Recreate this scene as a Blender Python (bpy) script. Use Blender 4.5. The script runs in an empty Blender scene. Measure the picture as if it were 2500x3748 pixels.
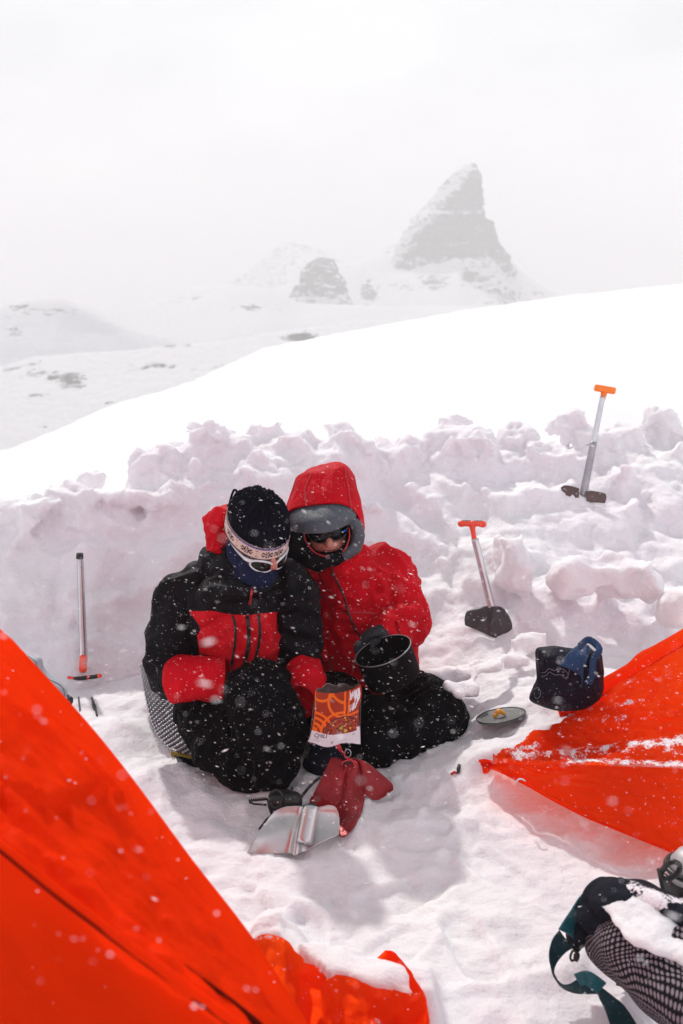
import bpy, bmesh, math, random
from mathutils import Vector, Matrix, noise, Euler
R = math.radians
scene = bpy.context.scene
col = scene.collection

# ------------------------------------------------------------------ camera
PITCH = R(15.0); CH = 1.6; FPX = 35/36*3748
cam_d = bpy.data.cameras.new('camera'); cam = bpy.data.objects.new('camera', cam_d); col.objects.link(cam)
cam.location = (0, 0, CH); cam.rotation_euler = (R(90)-PITCH, 0, 0)
cam_d.sensor_fit = 'VERTICAL'; cam_d.sensor_height = 36; cam_d.lens = 35
cam_d.clip_start = 0.05; cam_d.clip_end = 12000
cam_d.dof.use_dof = True; cam_d.dof.focus_distance = 3.2; cam_d.dof.aperture_fstop = 4.0
scene.camera = cam

SKY_FILL, SKY_SUNSIDE = 0.98, 0.56
# ------------------------------------------------------------------ world, sun, exposure
SUN_DIR = Vector((-0.24, 0.70, 0.70)).normalized()      # towards the sun: high, behind the wall, a little left
elev = math.asin(SUN_DIR.z); azim = math.atan2(SUN_DIR.x, SUN_DIR.y)
world = bpy.data.worlds.new('World'); scene.world = world; world.use_nodes = True
wn, wl = world.node_tree.nodes, world.node_tree.links
wn.clear()
wout = wn.new('ShaderNodeOutputWorld')
sky = wn.new('ShaderNodeTexSky'); sky.sky_type = 'NISHITA'; sky.sun_disc = False
sky.sun_elevation = elev; sky.sun_rotation = azim
bg1 = wn.new('ShaderNodeBackground'); bg1.inputs[1].default_value = 0.10
wl.new(sky.outputs[0], bg1.inputs[0])
tc = wn.new('ShaderNodeTexCoord')
mp = wn.new('ShaderNodeMapping'); mp.inputs['Scale'].default_value = (1.6, 1.6, 3.6)
nz = wn.new('ShaderNodeTexNoise'); nz.inputs['Scale'].default_value = 2.2; nz.inputs['Detail'].default_value = 5; nz.inputs['Roughness'].default_value = 0.5
wl.new(tc.outputs['Generated'], mp.inputs[0]); wl.new(mp.outputs[0], nz.inputs['Vector'])
cr = wn.new('ShaderNodeValToRGB')
cr.color_ramp.elements[0].position = 0.36; cr.color_ramp.elements[0].color = (0.78, 0.78, 0.79, 1)
cr.color_ramp.elements[1].position = 0.62; cr.color_ramp.elements[1].color = (1.0, 1.0, 1.0, 1)
wl.new(nz.outputs['Fac'], cr.inputs[0])
bg2 = wn.new('ShaderNodeBackground')
# cloud made brighter opposite the sun as added fill for the wall, dimmer overhead
vn = wn.new('ShaderNodeVectorMath'); vn.operation = 'NORMALIZE'; wl.new(tc.outputs['Generated'], vn.inputs[0])
vd = wn.new('ShaderNodeVectorMath'); vd.operation = 'DOT_PRODUCT'; wl.new(vn.outputs[0], vd.inputs[0]); vd.inputs[1].default_value = SUN_DIR
mr = wn.new('ShaderNodeMapRange'); mr.interpolation_type = 'SMOOTHSTEP'; mr.inputs[1].default_value = -0.5; mr.inputs[2].default_value = 0.75; mr.inputs[3].default_value = SKY_FILL; mr.inputs[4].default_value = SKY_SUNSIDE
vd_out = vd.outputs['Value']; wl.new(vd_out, mr.inputs[0])
sxyz = wn.new('ShaderNodeSeparateXYZ'); wl.new(vn.outputs[0], sxyz.inputs[0])
zr = wn.new('ShaderNodeMapRange'); zr.interpolation_type = 'SMOOTHSTEP'; zr.inputs[1].default_value = 0.30; zr.inputs[2].default_value = 0.85; zr.inputs[3].default_value = 1.0; zr.inputs[4].default_value = 0.52
wl.new(sxyz.outputs[2], zr.inputs[0]); zm = wn.new('ShaderNodeMath'); zm.operation = 'MULTIPLY'; wl.new(mr.outputs[0], zm.inputs[0]); wl.new(zr.outputs[0], zm.inputs[1]); wl.new(zm.outputs[0], bg2.inputs[1])
mc = wn.new('ShaderNodeMix'); mc.data_type = 'RGBA'; mc.blend_type = 'MULTIPLY'; mc.inputs[0].default_value = 1.0
tr0 = wn.new('ShaderNodeMapRange'); wl.new(vd_out, tr0.inputs[0]); tr0.inputs[1].default_value = -0.6; tr0.inputs[2].default_value = 0.6
tint = wn.new('ShaderNodeMix'); tint.data_type = 'RGBA'; tint.inputs[6].default_value = (1.0, 0.93, 1.03, 1); tint.inputs[7].default_value = (1, 1, 1, 1); wl.new(tr0.outputs[0], tint.inputs[0])
wl.new(cr.outputs[0], mc.inputs[6]); wl.new(tint.outputs[2], mc.inputs[7]); wl.new(mc.outputs[2], bg2.inputs[0])
mxs = wn.new('ShaderNodeMixShader'); mxs.inputs[0].default_value = 0.93
wl.new(bg1.outputs[0], mxs.inputs[1]); wl.new(bg2.outputs[0], mxs.inputs[2]); wl.new(mxs.outputs[0], wout.inputs[0])

sun_d = bpy.data.lights.new('sun', 'SUN'); sun_d.energy = 1.75; sun_d.angle = R(1.6); sun_d.color = (1.0, 0.96, 0.91)
sun = bpy.data.objects.new('sun', sun_d); col.objects.link(sun)
sun.rotation_euler = (-SUN_DIR).to_track_quat('-Z', 'Y').to_euler(); sun.location = (0, 0, 20)

scene.view_settings.view_transform = 'Standard'; scene.view_settings.look = 'None'
scene.view_settings.exposure = 0.82; scene.view_settings.gamma = 1.0
scene.cycles.max_bounces = 12; scene.cycles.diffuse_bounces = 5; scene.cycles.volume_bounces = 2
scene.cycles.transparent_max_bounces = 12
scene.cycles.use_denoising = True
try: scene.cycles.volume_step_rate = 4
except Exception: pass

# ------------------------------------------------------------------ helpers
cp, sp = math.cos(PITCH), math.sin(PITCH)
def ray(u, v):
    cx = (u-1250)/FPX; cy = (1874-v)/FPX
    return Vector((cx, cp+cy*sp, -sp+cy*cp))
def P(u, v, Y):
    d = ray(u, v); return Vector((0, 0, CH)) + d*(Y/d.y)
def G(u, v, z=0.0):
    d = ray(u, v); return Vector((0, 0, CH)) + d*((z-CH)/d.z)
def proj(p):
    x, y, z = p[0], p[1], p[2]-CH
    dep = y*cp - z*sp; up = y*sp + z*cp
    return 1250+FPX*x/dep, 1874-FPX*up/dep
def lerp(a, b, t): return a+(b-a)*t
def clamp(x, a=0.0, b=1.0): return a if x < a else (b if x > b else x)
def sstep(a, b, x):
    t = clamp((x-a)/(b-a)); return t*t*(3-2*t)
def interp(tab, x, k=1):
    if x <= tab[0][0]: return tab[0][k]
    for i in range(len(tab)-1):
        if x <= tab[i+1][0]:
            t = (x-tab[i][0])/(tab[i+1][0]-tab[i][0]); return lerp(tab[i][k], tab[i+1][k], t)
    return tab[-1][k]
def fbm(p, s=1.0, o=4, g=0.5):
    v = 0.0; a = 1.0; q = Vector(p)*s
    for i in range(o):
        v += a*noise.noise(q); q = q*2.03+Vector((3.1, 1.7, 5.3)); a *= g
    return v
def tag(o, label=None, cat=None, group=None, kind=None):
    if label: o['label'] = label
    if cat: o['category'] = cat
    if group: o['group'] = group
    if kind: o['kind'] = kind
    return o
def empty(name, loc, label=None, cat=None, group=None):
    o = bpy.data.objects.new(name, None); col.objects.link(o); o.location = loc; o.empty_display_size = 0.1
    return tag(o, label, cat, group)
def link_mesh(name, me, m=None, parent=None, smooth=True):
    o = bpy.data.objects.new(name, me); col.objects.link(o)
    if m is not None:
        me.materials.clear()
        for k in (m if isinstance(m, (list, tuple)) else [m]): me.materials.append(k)
    if smooth: me.polygons.foreach_set('use_smooth', [True]*len(me.polygons))
    if parent is not None:
        o.parent = parent
        loc = Vector(parent.location); q = parent.parent
        while q is not None: loc += Vector(q.location); q = q.parent
        o.location = -loc
    return o
def mk(name, vs, fs, m=None, parent=None, smooth=True):
    me = bpy.data.meshes.new(name); me.from_pydata([tuple(v) for v in vs], [], fs); me.update()
    return link_mesh(name, me, m, parent, smooth)
def grid_faces(nr, nc, closed=False):
    fs = []
    for i in range(nr-1):
        for j in range(nc if closed else nc-1):
            a = i*nc+j; b = i*nc+(j+1) % nc
            fs.append((a, b, b+nc, a+nc))
    return fs
def cr_pts(pts, n):
    """Catmull-Rom resample of a list of Vectors to n points"""
    pts = [Vector(p) for p in pts]; m = len(pts)-1; out = []
    for k in range(n):
        t = k/(n-1)*m; i = min(int(t), m-1); f = t-i
        p1, p2 = pts[i], pts[i+1]; p0 = pts[i-1] if i > 0 else p1*2-p2; p3 = pts[i+2] if i+2 <= m else p2*2-p1
        out.append(0.5*((2*p1)+(p2-p0)*f+(2*p0-5*p1+4*p2-p3)*f*f+(3*p1-p0-3*p2+p3)*f**3))
    return out
def arc_resample(pts, n, dense=200):
    q = cr_pts(pts, dense); L = [0]
    for i in range(1, len(q)): L.append(L[-1]+(q[i]-q[i-1]).length)
    out = []; j = 0
    for k in range(n):
        s = L[-1]*k/(n-1)
        while j < len(q)-2 and L[j+1] < s: j += 1
        d = L[j+1]-L[j]; f = (s-L[j])/d if d > 1e-9 else 0
        out.append(q[j].lerp(q[j+1], clamp(f)))
    return out
def sheet_pts(rows, nu, nv, ease=True):
    """rows: list of polylines (Vectors) -> nu x nv grid points"""
    rs = [arc_resample(r, nu) for r in rows]
    cols = [cr_pts([r[j] for r in rs], nv) for j in range(nu)]
    return [[cols[j][i] for j in range(nu)] for i in range(nv)]
def tube(path, rad, n=16, cap=True, up=Vector((0, 0, 1))):
    """verts, faces of a tube; rad entries float or (a,b): a = sideways, b = along up"""
    m = len(path); vs = []; fs = []
    path = [Vector(p) for p in path]
    for i in range(m):
        t = (path[min(i+1, m-1)]-path[max(i-1, 0)])
        t = t.normalized() if t.length > 1e-9 else Vector((0, 0, 1))
        s = t.cross(up)
        if s.length < 1e-3: s = t.cross(Vector((1, 0, 0)))
        s.normalize(); b = s.cross(t).normalized()
        r = rad[i] if isinstance(rad, (list, tuple)) and len(rad) == m and not (m == 2 and isinstance(rad, tuple)) else rad
        ra, rb = (r if isinstance(r, (tuple, list)) else (r, r))
        for k in range(n):
            a = 2*math.pi*k/n; vs.append(path[i]+s*(math.cos(a)*ra)+b*(math.sin(a)*rb))
    fs = grid_faces(m, n, True)
    if cap: fs.append(tuple(range(n-1, -1, -1))); fs.append(tuple(range((m-1)*n, m*n)))
    return vs, fs
def join(parts):
    vs = []; fs = []
    for v, f in parts:
        o = len(vs); vs += [Vector(p) for p in v]; fs += [tuple(i+o for i in q) for q in f]
    return vs, fs
def smooth_path(pts, rad, n):
    """resample both a path and its radii"""
    pp = cr_pts(pts, n); m = len(pts)-1; rr = []
    for k in range(n):
        t = k/(n-1)*m; i = min(int(t), m-1); f = t-i; f = f*f*(3-2*f)
        a, b = rad[i], rad[i+1]
        if isinstance(a, (tuple, list)) or isinstance(b, (tuple, list)):
            a = a if isinstance(a, (tuple, list)) else (a, a); b = b if isinstance(b, (tuple, list)) else (b, b)
            rr.append((lerp(a[0], b[0], f), lerp(a[1], b[1], f)))
        else: rr.append(lerp(a, b, f))
    return pp, rr
def limb(pts, rad, n=24, k=20):
    """closed rounded limb"""
    pp, rr = smooth_path(pts, rad, n)
    t0 = (pp[0]-pp[1]).normalized(); t1 = (pp[-1]-pp[-2]).normalized()
    f = lambda r: (r if isinstance(r, tuple) else (r, r))
    pre = []; post = []; rpre = []; rpost = []
    for a in (80, 60, 35, 15):
        c, s = math.cos(R(a)), math.sin(R(a)); r0 = f(rr[0]); r1 = f(rr[-1]); m0 = min(r0); m1 = min(r1)
        pre.append(pp[0]+t0*s*m0); rpre.append((r0[0]*c, r0[1]*c)); post.insert(0, pp[-1]+t1*s*m1); rpost.insert(0, (r1[0]*c, r1[1]*c))
    return tube(pre+pp+post, rpre+[f(r) for r in rr]+rpost, k)
def ellipsoid(c, r, rot=None, seg=28, rings=18):
    vs = [Vector((0, 0, 1))]; fs = []
    for i in range(1, rings):
        th = math.pi*i/rings
        for j in range(seg):
            ph = 2*math.pi*j/seg; vs.append(Vector((math.sin(th)*math.cos(ph), math.sin(th)*math.sin(ph), math.cos(th))))
    vs.append(Vector((0, 0, -1)))
    for j in range(seg): fs.append((0, 1+j, 1+(j+1) % seg))
    for i in range(rings-2):
        for j in range(seg):
            a = 1+i*seg+j; b = 1+i*seg+(j+1) % seg; fs.append((a, a+seg, b+seg, b))
    L = len(vs)-1; o = 1+(rings-2)*seg
    for j in range(seg): fs.append((L, o+(j+1) % seg, o+j))
    M = rot if rot is not None else Matrix.Identity(3)
    c = Vector(c)
    return [c+M@Vector((v.x*r[0], v.y*r[1], v.z*r[2])) for v in vs], fs
def boxm(c, s, rot=None):
    c = Vector(c); M = rot if rot is not None else Matrix.Identity(3)
    vs = [c+M@Vector((x*s[0]/2, y*s[1]/2, z*s[2]/2)) for x in (-1, 1) for y in (-1, 1) for z in (-1, 1)]
    return vs, [(0, 1, 3, 2), (4, 6, 7, 5), (0, 4, 5, 1), (2, 3, 7, 6), (0, 2, 6, 4), (1, 5, 7, 3)]
def remesh(parts, voxel, smooth_it=0, name='tmp'):
    """voxel union of several closed shapes -> (verts, faces)"""
    vs, fs = join(parts)
    me = bpy.data.meshes.new(name); me.from_pydata([tuple(v) for v in vs], [], fs)
    o = bpy.data.objects.new(name, me); col.objects.link(o)
    m = o.modifiers.new('r', 'REMESH'); m.mode = 'VOXEL'; m.voxel_size = voxel; m.adaptivity = 0
    if smooth_it:
        s = o.modifiers.new('s', 'SMOOTH'); s.factor = 0.5; s.iterations = smooth_it
    dg = bpy.context.evaluated_depsgraph_get(); dg.update()
    ev = o.evaluated_get(dg); em = bpy.data.meshes.new_from_object(ev)
    V = [v.co.copy() for v in em.vertices]; N = [v.normal.copy() for v in em.vertices]; F = [tuple(p.vertices) for p in em.polygons]
    bpy.data.objects.remove(o); bpy.data.meshes.remove(me); bpy.data.meshes.remove(em)
    return V, N, F
def bevel_obj(o, w, seg=2):
    m = o.modifiers.new('bevel', 'BEVEL'); m.width = w; m.segments = seg; m.limit_method = 'ANGLE'; m.angle_limit = R(40)
    return o
def solidify(o, t, off=0):
    m = o.modifiers.new('thick', 'SOLIDIFY'); m.thickness = t; m.offset = off; return o
def fattr(o, name, vals):
    a = o.data.attributes.new(name, 'FLOAT', 'POINT'); a.data.foreach_set('value', vals)
def poly_sd(pt, poly):
    """signed distance to polygon, negative inside"""
    x, y = pt; d = 1e18; inside = False; n = len(poly); j = n-1
    for i in range(n):
        x1, y1 = poly[j]; x2, y2 = poly[i]
        ex, ey = x2-x1, y2-y1; wx, wy = x-x1, y-y1; L = ex*ex+ey*ey
        t = clamp((wx*ex+wy*ey)/L) if L > 0 else 0; dx, dy = wx-ex*t, wy-ey*t
        d = min(d, dx*dx+dy*dy)
        if (y1 > y) != (y2 > y) and x < (x2-x1)*(y-y1)/(y2-y1)+x1: inside = not inside
        j = i
    d = math.sqrt(d); return -d if inside else d
def line_d(pt, pl):
    x, y = pt; d = 1e18
    for i in range(len(pl)-1):
        x1, y1 = pl[i]; x2, y2 = pl[i+1]; ex, ey = x2-x1, y2-y1; wx, wy = x-x1, y-y1; L = ex*ex+ey*ey
        t = clamp((wx*ex+wy*ey)/L) if L > 0 else 0; dx, dy = wx-ex*t, wy-ey*t; d = min(d, dx*dx+dy*dy)
    return math.sqrt(d)

# ------------------------------------------------------------------ materials
def new_mat(name):
    m = bpy.data.materials.new(name); m.use_nodes = True; nt = m.node_tree; nt.nodes.clear()
    out = nt.nodes.new('ShaderNodeOutputMaterial'); b = nt.nodes.new('ShaderNodeBsdfPrincipled'); nt.links.new(b.outputs[0], out.inputs[0])
    return m, nt, b, out
def noise_node(nt, scale, detail=4, rough=0.5, stretch=None, coord='Object'):
    t = nt.nodes.new('ShaderNodeTexCoord'); n = nt.nodes.new('ShaderNodeTexNoise')
    n.inputs['Scale'].default_value = scale; n.inputs['Detail'].default_value = detail; n.inputs['Roughness'].default_value = rough
    if stretch:
        mp = nt.nodes.new('ShaderNodeMapping'); mp.inputs['Scale'].default_value = stretch
        nt.links.new(t.outputs[coord], mp.inputs[0]); nt.links.new(mp.outputs[0], n.inputs['Vector'])
    else: nt.links.new(t.outputs[coord], n.inputs['Vector'])
    return n
def add_bump(nt, b, srcs):
    """srcs: list of (output, strength, distance)"""
    prev = None
    for s, st, d in srcs:
        bu = nt.nodes.new('ShaderNodeBump'); bu.inputs['Strength'].default_value = st; bu.inputs['Distance'].default_value = d
        nt.links.new(s, bu.inputs['Height'])
        if prev: nt.links.new(prev, bu.inputs['Normal'])
        prev = bu.outputs[0]
    nt.links.new(prev, b.inputs['Normal'])
def mixc(nt, fac, a, b):
    m = nt.nodes.new('ShaderNodeMix'); m.data_type = 'RGBA'
    if isinstance(fac, (int, float)): m.inputs[0].default_value = fac
    else: nt.links.new(fac, m.inputs[0])
    for k, c in ((6, a), (7, b)):
        if isinstance(c, (tuple, list)): m.inputs[k].default_value = (c[0], c[1], c[2], 1)
        else: nt.links.new(c, m.inputs[k])
    return m.outputs[2]
def ramp(nt, src, p0, p1, c0=(0, 0, 0), c1=(1, 1, 1)):
    r = nt.nodes.new('ShaderNodeValToRGB'); r.color_ramp.elements[0].position = p0; r.color_ramp.elements[1].position = p1
    r.color_ramp.elements[0].color = (*c0, 1); r.color_ramp.elements[1].color = (*c1, 1)
    nt.links.new(src, r.inputs[0]); return r.outputs[0]
def math_n(nt, op, a, b=None):
    m = nt.nodes.new('ShaderNodeMath'); m.operation = op
    for i, x in enumerate((a, b)):
        if x is None: continue
        if isinstance(x, (int, float)): m.inputs[i].default_value = x
        else: nt.links.new(x, m.inputs[i])
    return m.outputs[0]
def attr(nt, name):
    a = nt.nodes.new('ShaderNodeAttribute'); a.attribute_name = name; return a.outputs['Fac']
def simple(name, c, rough=0.5, metal=0.0, bump=None, spec=None, var=0.12, vscale=12):
    m, nt, b, out = new_mat(name)
    b.inputs['Roughness'].default_value = rough; b.inputs['Metallic'].default_value = metal
    if spec is not None: b.inputs['Specular IOR Level'].default_value = spec
    n = noise_node(nt, vscale, 5)
    d = tuple(x*(1-var) for x in c); e = tuple(min(1, x*(1+var)) for x in c)
    nt.links.new(ramp(nt, n.outputs['Fac'], 0.35, 0.65, d, e), b.inputs['Base Color'])
    if bump: add_bump(nt, b, [(noise_node(nt, s, 4).outputs['Fac'], st, dd) for s, st, dd in bump])
    return m

def snow_mat(name, fine=1.0, ripple=False, far=False):
    m, nt, b, out = new_mat(name)
    n = noise_node(nt, 1.3, 3)
    nt.links.new(ramp(nt, n.outputs['Fac'], 0.4, 0.62, (0.83, 0.79, 0.825), (0.835, 0.825, 0.84)), b.inputs['Base Color'])
    b.inputs['Roughness'].default_value = 0.65; b.inputs['Specular IOR Level'].default_value = 0.25
    if not far:
        b.inputs['Subsurface Weight'].default_value = 0.6; b.inputs['Subsurface Radius'].default_value = (1.0, 0.85, 0.85); b.inputs['Subsurface Scale'].default_value = 0.03
        src = [(noise_node(nt, 16, 6, 0.62).outputs['Fac'], 0.6*fine, 0.03), (noise_node(nt, 110, 5, 0.7).outputs['Fac'], 0.6*fine, 0.008)]
        if ripple: src.append((noise_node(nt, 9, 3, 0.5, (1.0, 3.0, 1.0)).outputs['Fac'], 0.55, 0.014))
        add_bump(nt, b, src)
    else:
        add_bump(nt, b, [(noise_node(nt, 1.5, 5, 0.6).outputs['Fac'], 0.3, 0.1)])
    return m
KD = 2.5
HAZE = 0.0038/KD
M_snow = snow_mat('snow_floor', 1.0, True)
M_wallsnow = snow_mat('snow_wall', 0.9)

def rock_snow(name, rock=(0.115, 0.112, 0.10), scale=1.0):
    m, nt, b, out = new_mat(name)
    a = attr(nt, 'rock')
    n = noise_node(nt, 0.32*scale, 10, 0.74, (1, 1, 2.6))
    f = math_n(nt, 'ADD', a, math_n(nt, 'MULTIPLY', math_n(nt, 'SUBTRACT', n.outputs['Fac'], 0.5), 2.7))
    geo = nt.nodes.new('ShaderNodeNewGeometry'); sx = nt.nodes.new('ShaderNodeSeparateXYZ'); nt.links.new(geo.outputs['Normal'], sx.inputs[0])
    f2 = math_n(nt, 'SUBTRACT', f, math_n(nt, 'MULTIPLY', math_n(nt, 'MAXIMUM', math_n(nt, 'SUBTRACT', sx.outputs[2], 0.88), 0.0), 1.0))
    fac = ramp(nt, f2, 0.42, 0.60)
    rn = noise_node(nt, 1.4*scale, 6, 0.6)
    rc = ramp(nt, rn.outputs['Fac'], 0.3, 0.7, tuple(x*0.7 for x in rock), tuple(x*1.5 for x in rock))
    nt.links.new(mixc(nt, fac, (0.86, 0.86, 0.89), rc), b.inputs['Base Color'])
    b.inputs['Roughness'].default_value = 0.85; b.inputs['Specular IOR Level'].default_value = 0.1
    add_bump(nt, b, [(noise_node(nt, 0.7*scale, 8, 0.65, (1, 1, 2.5)).outputs['Fac'], 0.9, 1.2/scale)])
    return m
# ================================================================== TERRAIN
# table: image column u -> wall foot distance, crest distance, crest pixel row
WT = [(-500, 3.25, 3.9, 1900), (0, 3.35, 3.95, 1835), (300, 3.42, 4.05, 1775), (480, 3.5, 4.2, 1750), (620, 3.55, 4.35, 1650), (800, 3.6, 4.45, 1600),
      (1000, 3.6, 4.5, 1570), (1300, 3.6, 4.6, 1610), (1550, 3.5, 4.7, 1625), (1800, 3.45, 4.8, 1590), (2100, 3.4, 4.95, 1535), (2300, 3.4, 5.0, 1555), (2500, 3.4, 5.0, 1570), (3100, 3.4, 5.1, 1560)]
RT = [(-900, 12, 1800), (-400, 12, 1720), (0, 14, 1642), (398, 17, 1482), (717, 21, 1387), (956, 26, 1275), (1323, 34, 1203), (1700, 46, 1135), (2056, 60, 1084), (2500, 75, 1039), (3100, 90, 1000), (4000, 110, 960)]
def tpar(x, y): return 1250+FPX*x/(max(y, 0.3)*cp+0.36)
def beta(v): return PITCH+math.atan((v-1874)/FPX)
def wall_par(u):
    yb = interp(WT, u, 1); yc = interp(WT, u, 2); vc = interp(WT, u, 3)
    return yb, yc, CH-math.tan(beta(vc))*yc
def floor_z(x, y):
    z = 0.02*fbm((x, y, 0.3), 1.1, 3)+0.014*fbm((x, y, 2.3), 5, 3)+0.0055*fbm((x, y, 4.3), 22, 3, .6)+0.012*fbm((x, y, 6.3), 8, 4, .6)*sstep(2.25, 2.5, y)*sstep(-1.2, -.4, x)
    bx = clamp(1-2.2*abs(noise.noise(Vector((x*3.1, y*4.3, 8)))))
    z += 0.018*bx*bx*clamp(0.5+noise.noise(Vector((x*1.3, y*1.3, 3)))*2)
    # raised shelf at the right, round the lid, the bag and the right tent
    z += 0.13*sstep(0.30, 0.75, x)*sstep(2.35, 2.85, y)*(1-0.35*sstep(3.1, 3.5, y))
    z += 0.05*math.exp(-(((x-0.42)/0.16)**2+((y-2.78)/0.12)**2))          # lip in front of the right-hand person
    z += 0.035*math.exp(-(((x-0.22)/0.20)**2+((y-2.48)/0.10)**2))          # pile by the red shovel blade
    z += 0.055*math.exp(-(((x+0.78)/0.16)**2+((y-3.02)/0.12)**2))+0.045*math.exp(-(((x+0.62)/0.10)**2+((y-2.72)/0.10)**2))
    ysk = interp(SKX, x)
    z = max(z, lerp(z, 0.118+0.008*fbm((x, y, 7), 9, 2), sstep(-0.245, -0.19, x)*(1-sstep(0.185, 0.225, x))*sstep(ysk, ysk+0.03, y)*(1-sstep(ysk+0.06, ysk+0.26, y))))          # drift held by the fabric skirt
    z -= 0.035*math.exp(-(((x+0.25)/0.22)**2+((y-2.62)/0.16)**2))         # trodden hollow by the stove
    z += 0.030*math.exp(-(((x-0.46)/0.08)**2+((y-2.75)/0.035)**2))
    z -= 0.03*math.exp(-(((x-0.16)/0.14)**2+((y-2.20)/0.12)**2))
    for (cx, cy, a, d) in PRINTS:
        if abs(x-cx) < .25 and abs(y-cy) < .25:
            lx = (x-cx)*math.cos(a)+(y-cy)*math.sin(a); ly = -(x-cx)*math.sin(a)+(y-cy)*math.cos(a)
            e = ((abs(lx)/.125)**3+(abs(ly)/.048)**3); z += -d*(1-sstep(.6, 1.3, e))+d*.45*math.exp(-((e-1.9)/.7)**2)
    # boot scuffs
    for (cx, cy, r, d) in SCUFF:
        q = ((x-cx)**2+(y-cy)**2)/(r*r)
        if q < 6:
            q *= 1+.9*noise.noise(Vector((x*16, y*16, cx*9))); z += d*(math.exp(-q)-0.45*math.exp(-abs(q-1.8)*2))
    return z
SK = [(930, 3440), (965, 3424), (1010, 3428), (1050, 3445), (1085, 3475), (1105, 3500), (1118, 3525), (1150, 3535), (1180, 3560), (1205, 3582), (1232, 3570), (1262, 3574), (1310, 3592), (1370, 3612), (1440, 3622), (1500, 3638), (1546, 3632)]
SKX = [(G(u, v, .125).x, G(u, v, .125).y) for u, v in SK]
random.seed(9)
PRINTS = [(random.uniform(-.35, .75), random.uniform(1.9, 2.75), random.uniform(0, 3.14), random.uniform(.008, .015)) for _ in range(14)]
random.seed(4)
SCUFF = [(random.uniform(-0.6, 0.9), random.uniform(1.5, 3.1), random.uniform(0.02, 0.06), -random.uniform(0.004, 0.011)) for _ in range(150)]
def field_z(x, y):
    u = tpar(x, y); yb, yc, zc = wall_par(u)
    Rr = interp(RT, u, 1); zr = CH-math.tan(beta(interp(RT, u, 2)))*Rr
    z0 = min(zc-0.18, 0.62)
    s = (y-yc)/(Rr-yc)
    if s <= 1: z = lerp(z0, zr, s) + 0.0
    else: z = zr - (y-Rr)*0.45 - 0.01*min((y-Rr)**2, 900)
    z += 0.02*fbm((x, y, 9), 0.4, 3)*clamp(s*4)+0.03*fbm((x*.5, y*.16+x*.1, 5), 1.2, 3)*clamp(s*8)
    return max(z, -190)
def ground_z(x, y):
    if y < 3.0: return floor_z(x, y)
    u = tpar(x, y); yb, yc, zc = wall_par(u)
    a = sstep(yb+0.35, yc+0.15, y)
    f = floor_z(x, min(y, 4.5)) if a < 1 else 0
    return f*(1-a)+(field_z(x, y) if a > 0 else 0)*a
# near part of the ground, then spreading rows out to the far valley
ys = []; y = -12.0
while y < 0.4: ys.append(y); y += 0.8 if y < -1.7 else 0.3
y = 0.6
while y < 3.7: ys.append(y); y += 0.0125
while y < 6.5: ys.append(y); y += 0.04
while y < 4200: ys.append(y); y *= 1.035
NC = 300; vs = []
for y in ys:
    w = 1.6+0.0*y if y < 3.7 else 1.6+(y-3.7)*1.0
    for j in range(NC):
        s = j/(NC-1)*2-1; x = w*(s*(0.9+0.0*s)+(0.1*s**3)) if abs(s) < 0.93 else w*(s+math.copysign((abs(s)-0.93)*60, s))
        vs.append((x, y, ground_z(x, y)))
GV, GF = vs, grid_faces(len(ys), NC)
ground = mk('snow_ground', vs, grid_faces(len(ys), NC), M_snow); tag(ground, kind='structure')
ground['label'] = 'trampled white snow floor of the camp and the smooth snowfield beyond it'

# ---- the dug snow wall: solid + thrown blocks, fused and weathered
NU, NY = 120, 56; top = []
for i in range(NY):
    for j in range(NU):
        u = -420+j/(NU-1)*3400; yb, yc, zc = wall_par(u); s = i/(NY-1)
        yy = lerp(yb-0.10, yc+0.55, s); x = (u-1250)/FPX*(yy*cp+0.36); k = clamp((yy-yb)/(yc-yb))
        steep = 1.0 if u < 1500 else lerp(1.0, 0.0, sstep(1500, 1900, u))
        pr = lerp(k, sstep(0, 1, k)**0.8, 0.75) * 0.9+0.1*math.sqrt(k) if steep > 0.5 else lerp(k**0.95, sstep(0, 1, k), 0.35)
        zf = floor_z(x, yb-0.1)-0.03; z = zf+(zc-0.06-zf)*pr
        if yy > yc: z -= (yy-yc)**1.2*0.55
        z += (0.10*fbm((x*0.9, yy*0.9, z), 1.6, 3)+0.03*fbm((x, yy, z), 6, 2))*sstep(yb-0.05, yb+0.35, yy)
        top.append(Vector((x, yy, z)))
bot = [Vector((p.x, p.y, -0.35)) for p in top]; n0 = len(top)
fs = grid_faces(NY, NU)+[tuple(reversed([i+n0 for i in f])) for f in grid_faces(NY, NU)]
rim = [j for j in range(NU)]+[i*NU+NU-1 for i in range(1, NY)]+[(NY-1)*NU+j for j in range(NU-2, -1, -1)]+[i*NU for i in range(NY-2, 0, -1)]
for k in range(len(rim)):
    a, b = rim[k], rim[(k+1) % len(rim)]; fs.append((b, a, a+n0, b+n0))
parts = [(top, fs)] ; parts = [(top+bot, fs)]
def chunk(c, r, seed, ang=0, tilt=0, rough=0.35, sq=0.75):
    M = Euler((R(tilt), R(tilt*0.7), R(ang))).to_matrix(); v, f = ellipsoid((0, 0, 0), (1, 1, 1), None, 26, 16); out = []
    for p in v:
        q = Vector([math.copysign(abs(t)**sq, t) for t in p]); q *= 1+rough*fbm(q+Vector((seed*3.7, seed*1.3, 0)), 1.1, 4, 0.55)
        out.append(Vector(c)+M@Vector((q.x*r[0], q.y*r[1], q.z*r[2])))
    return out, f
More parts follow.
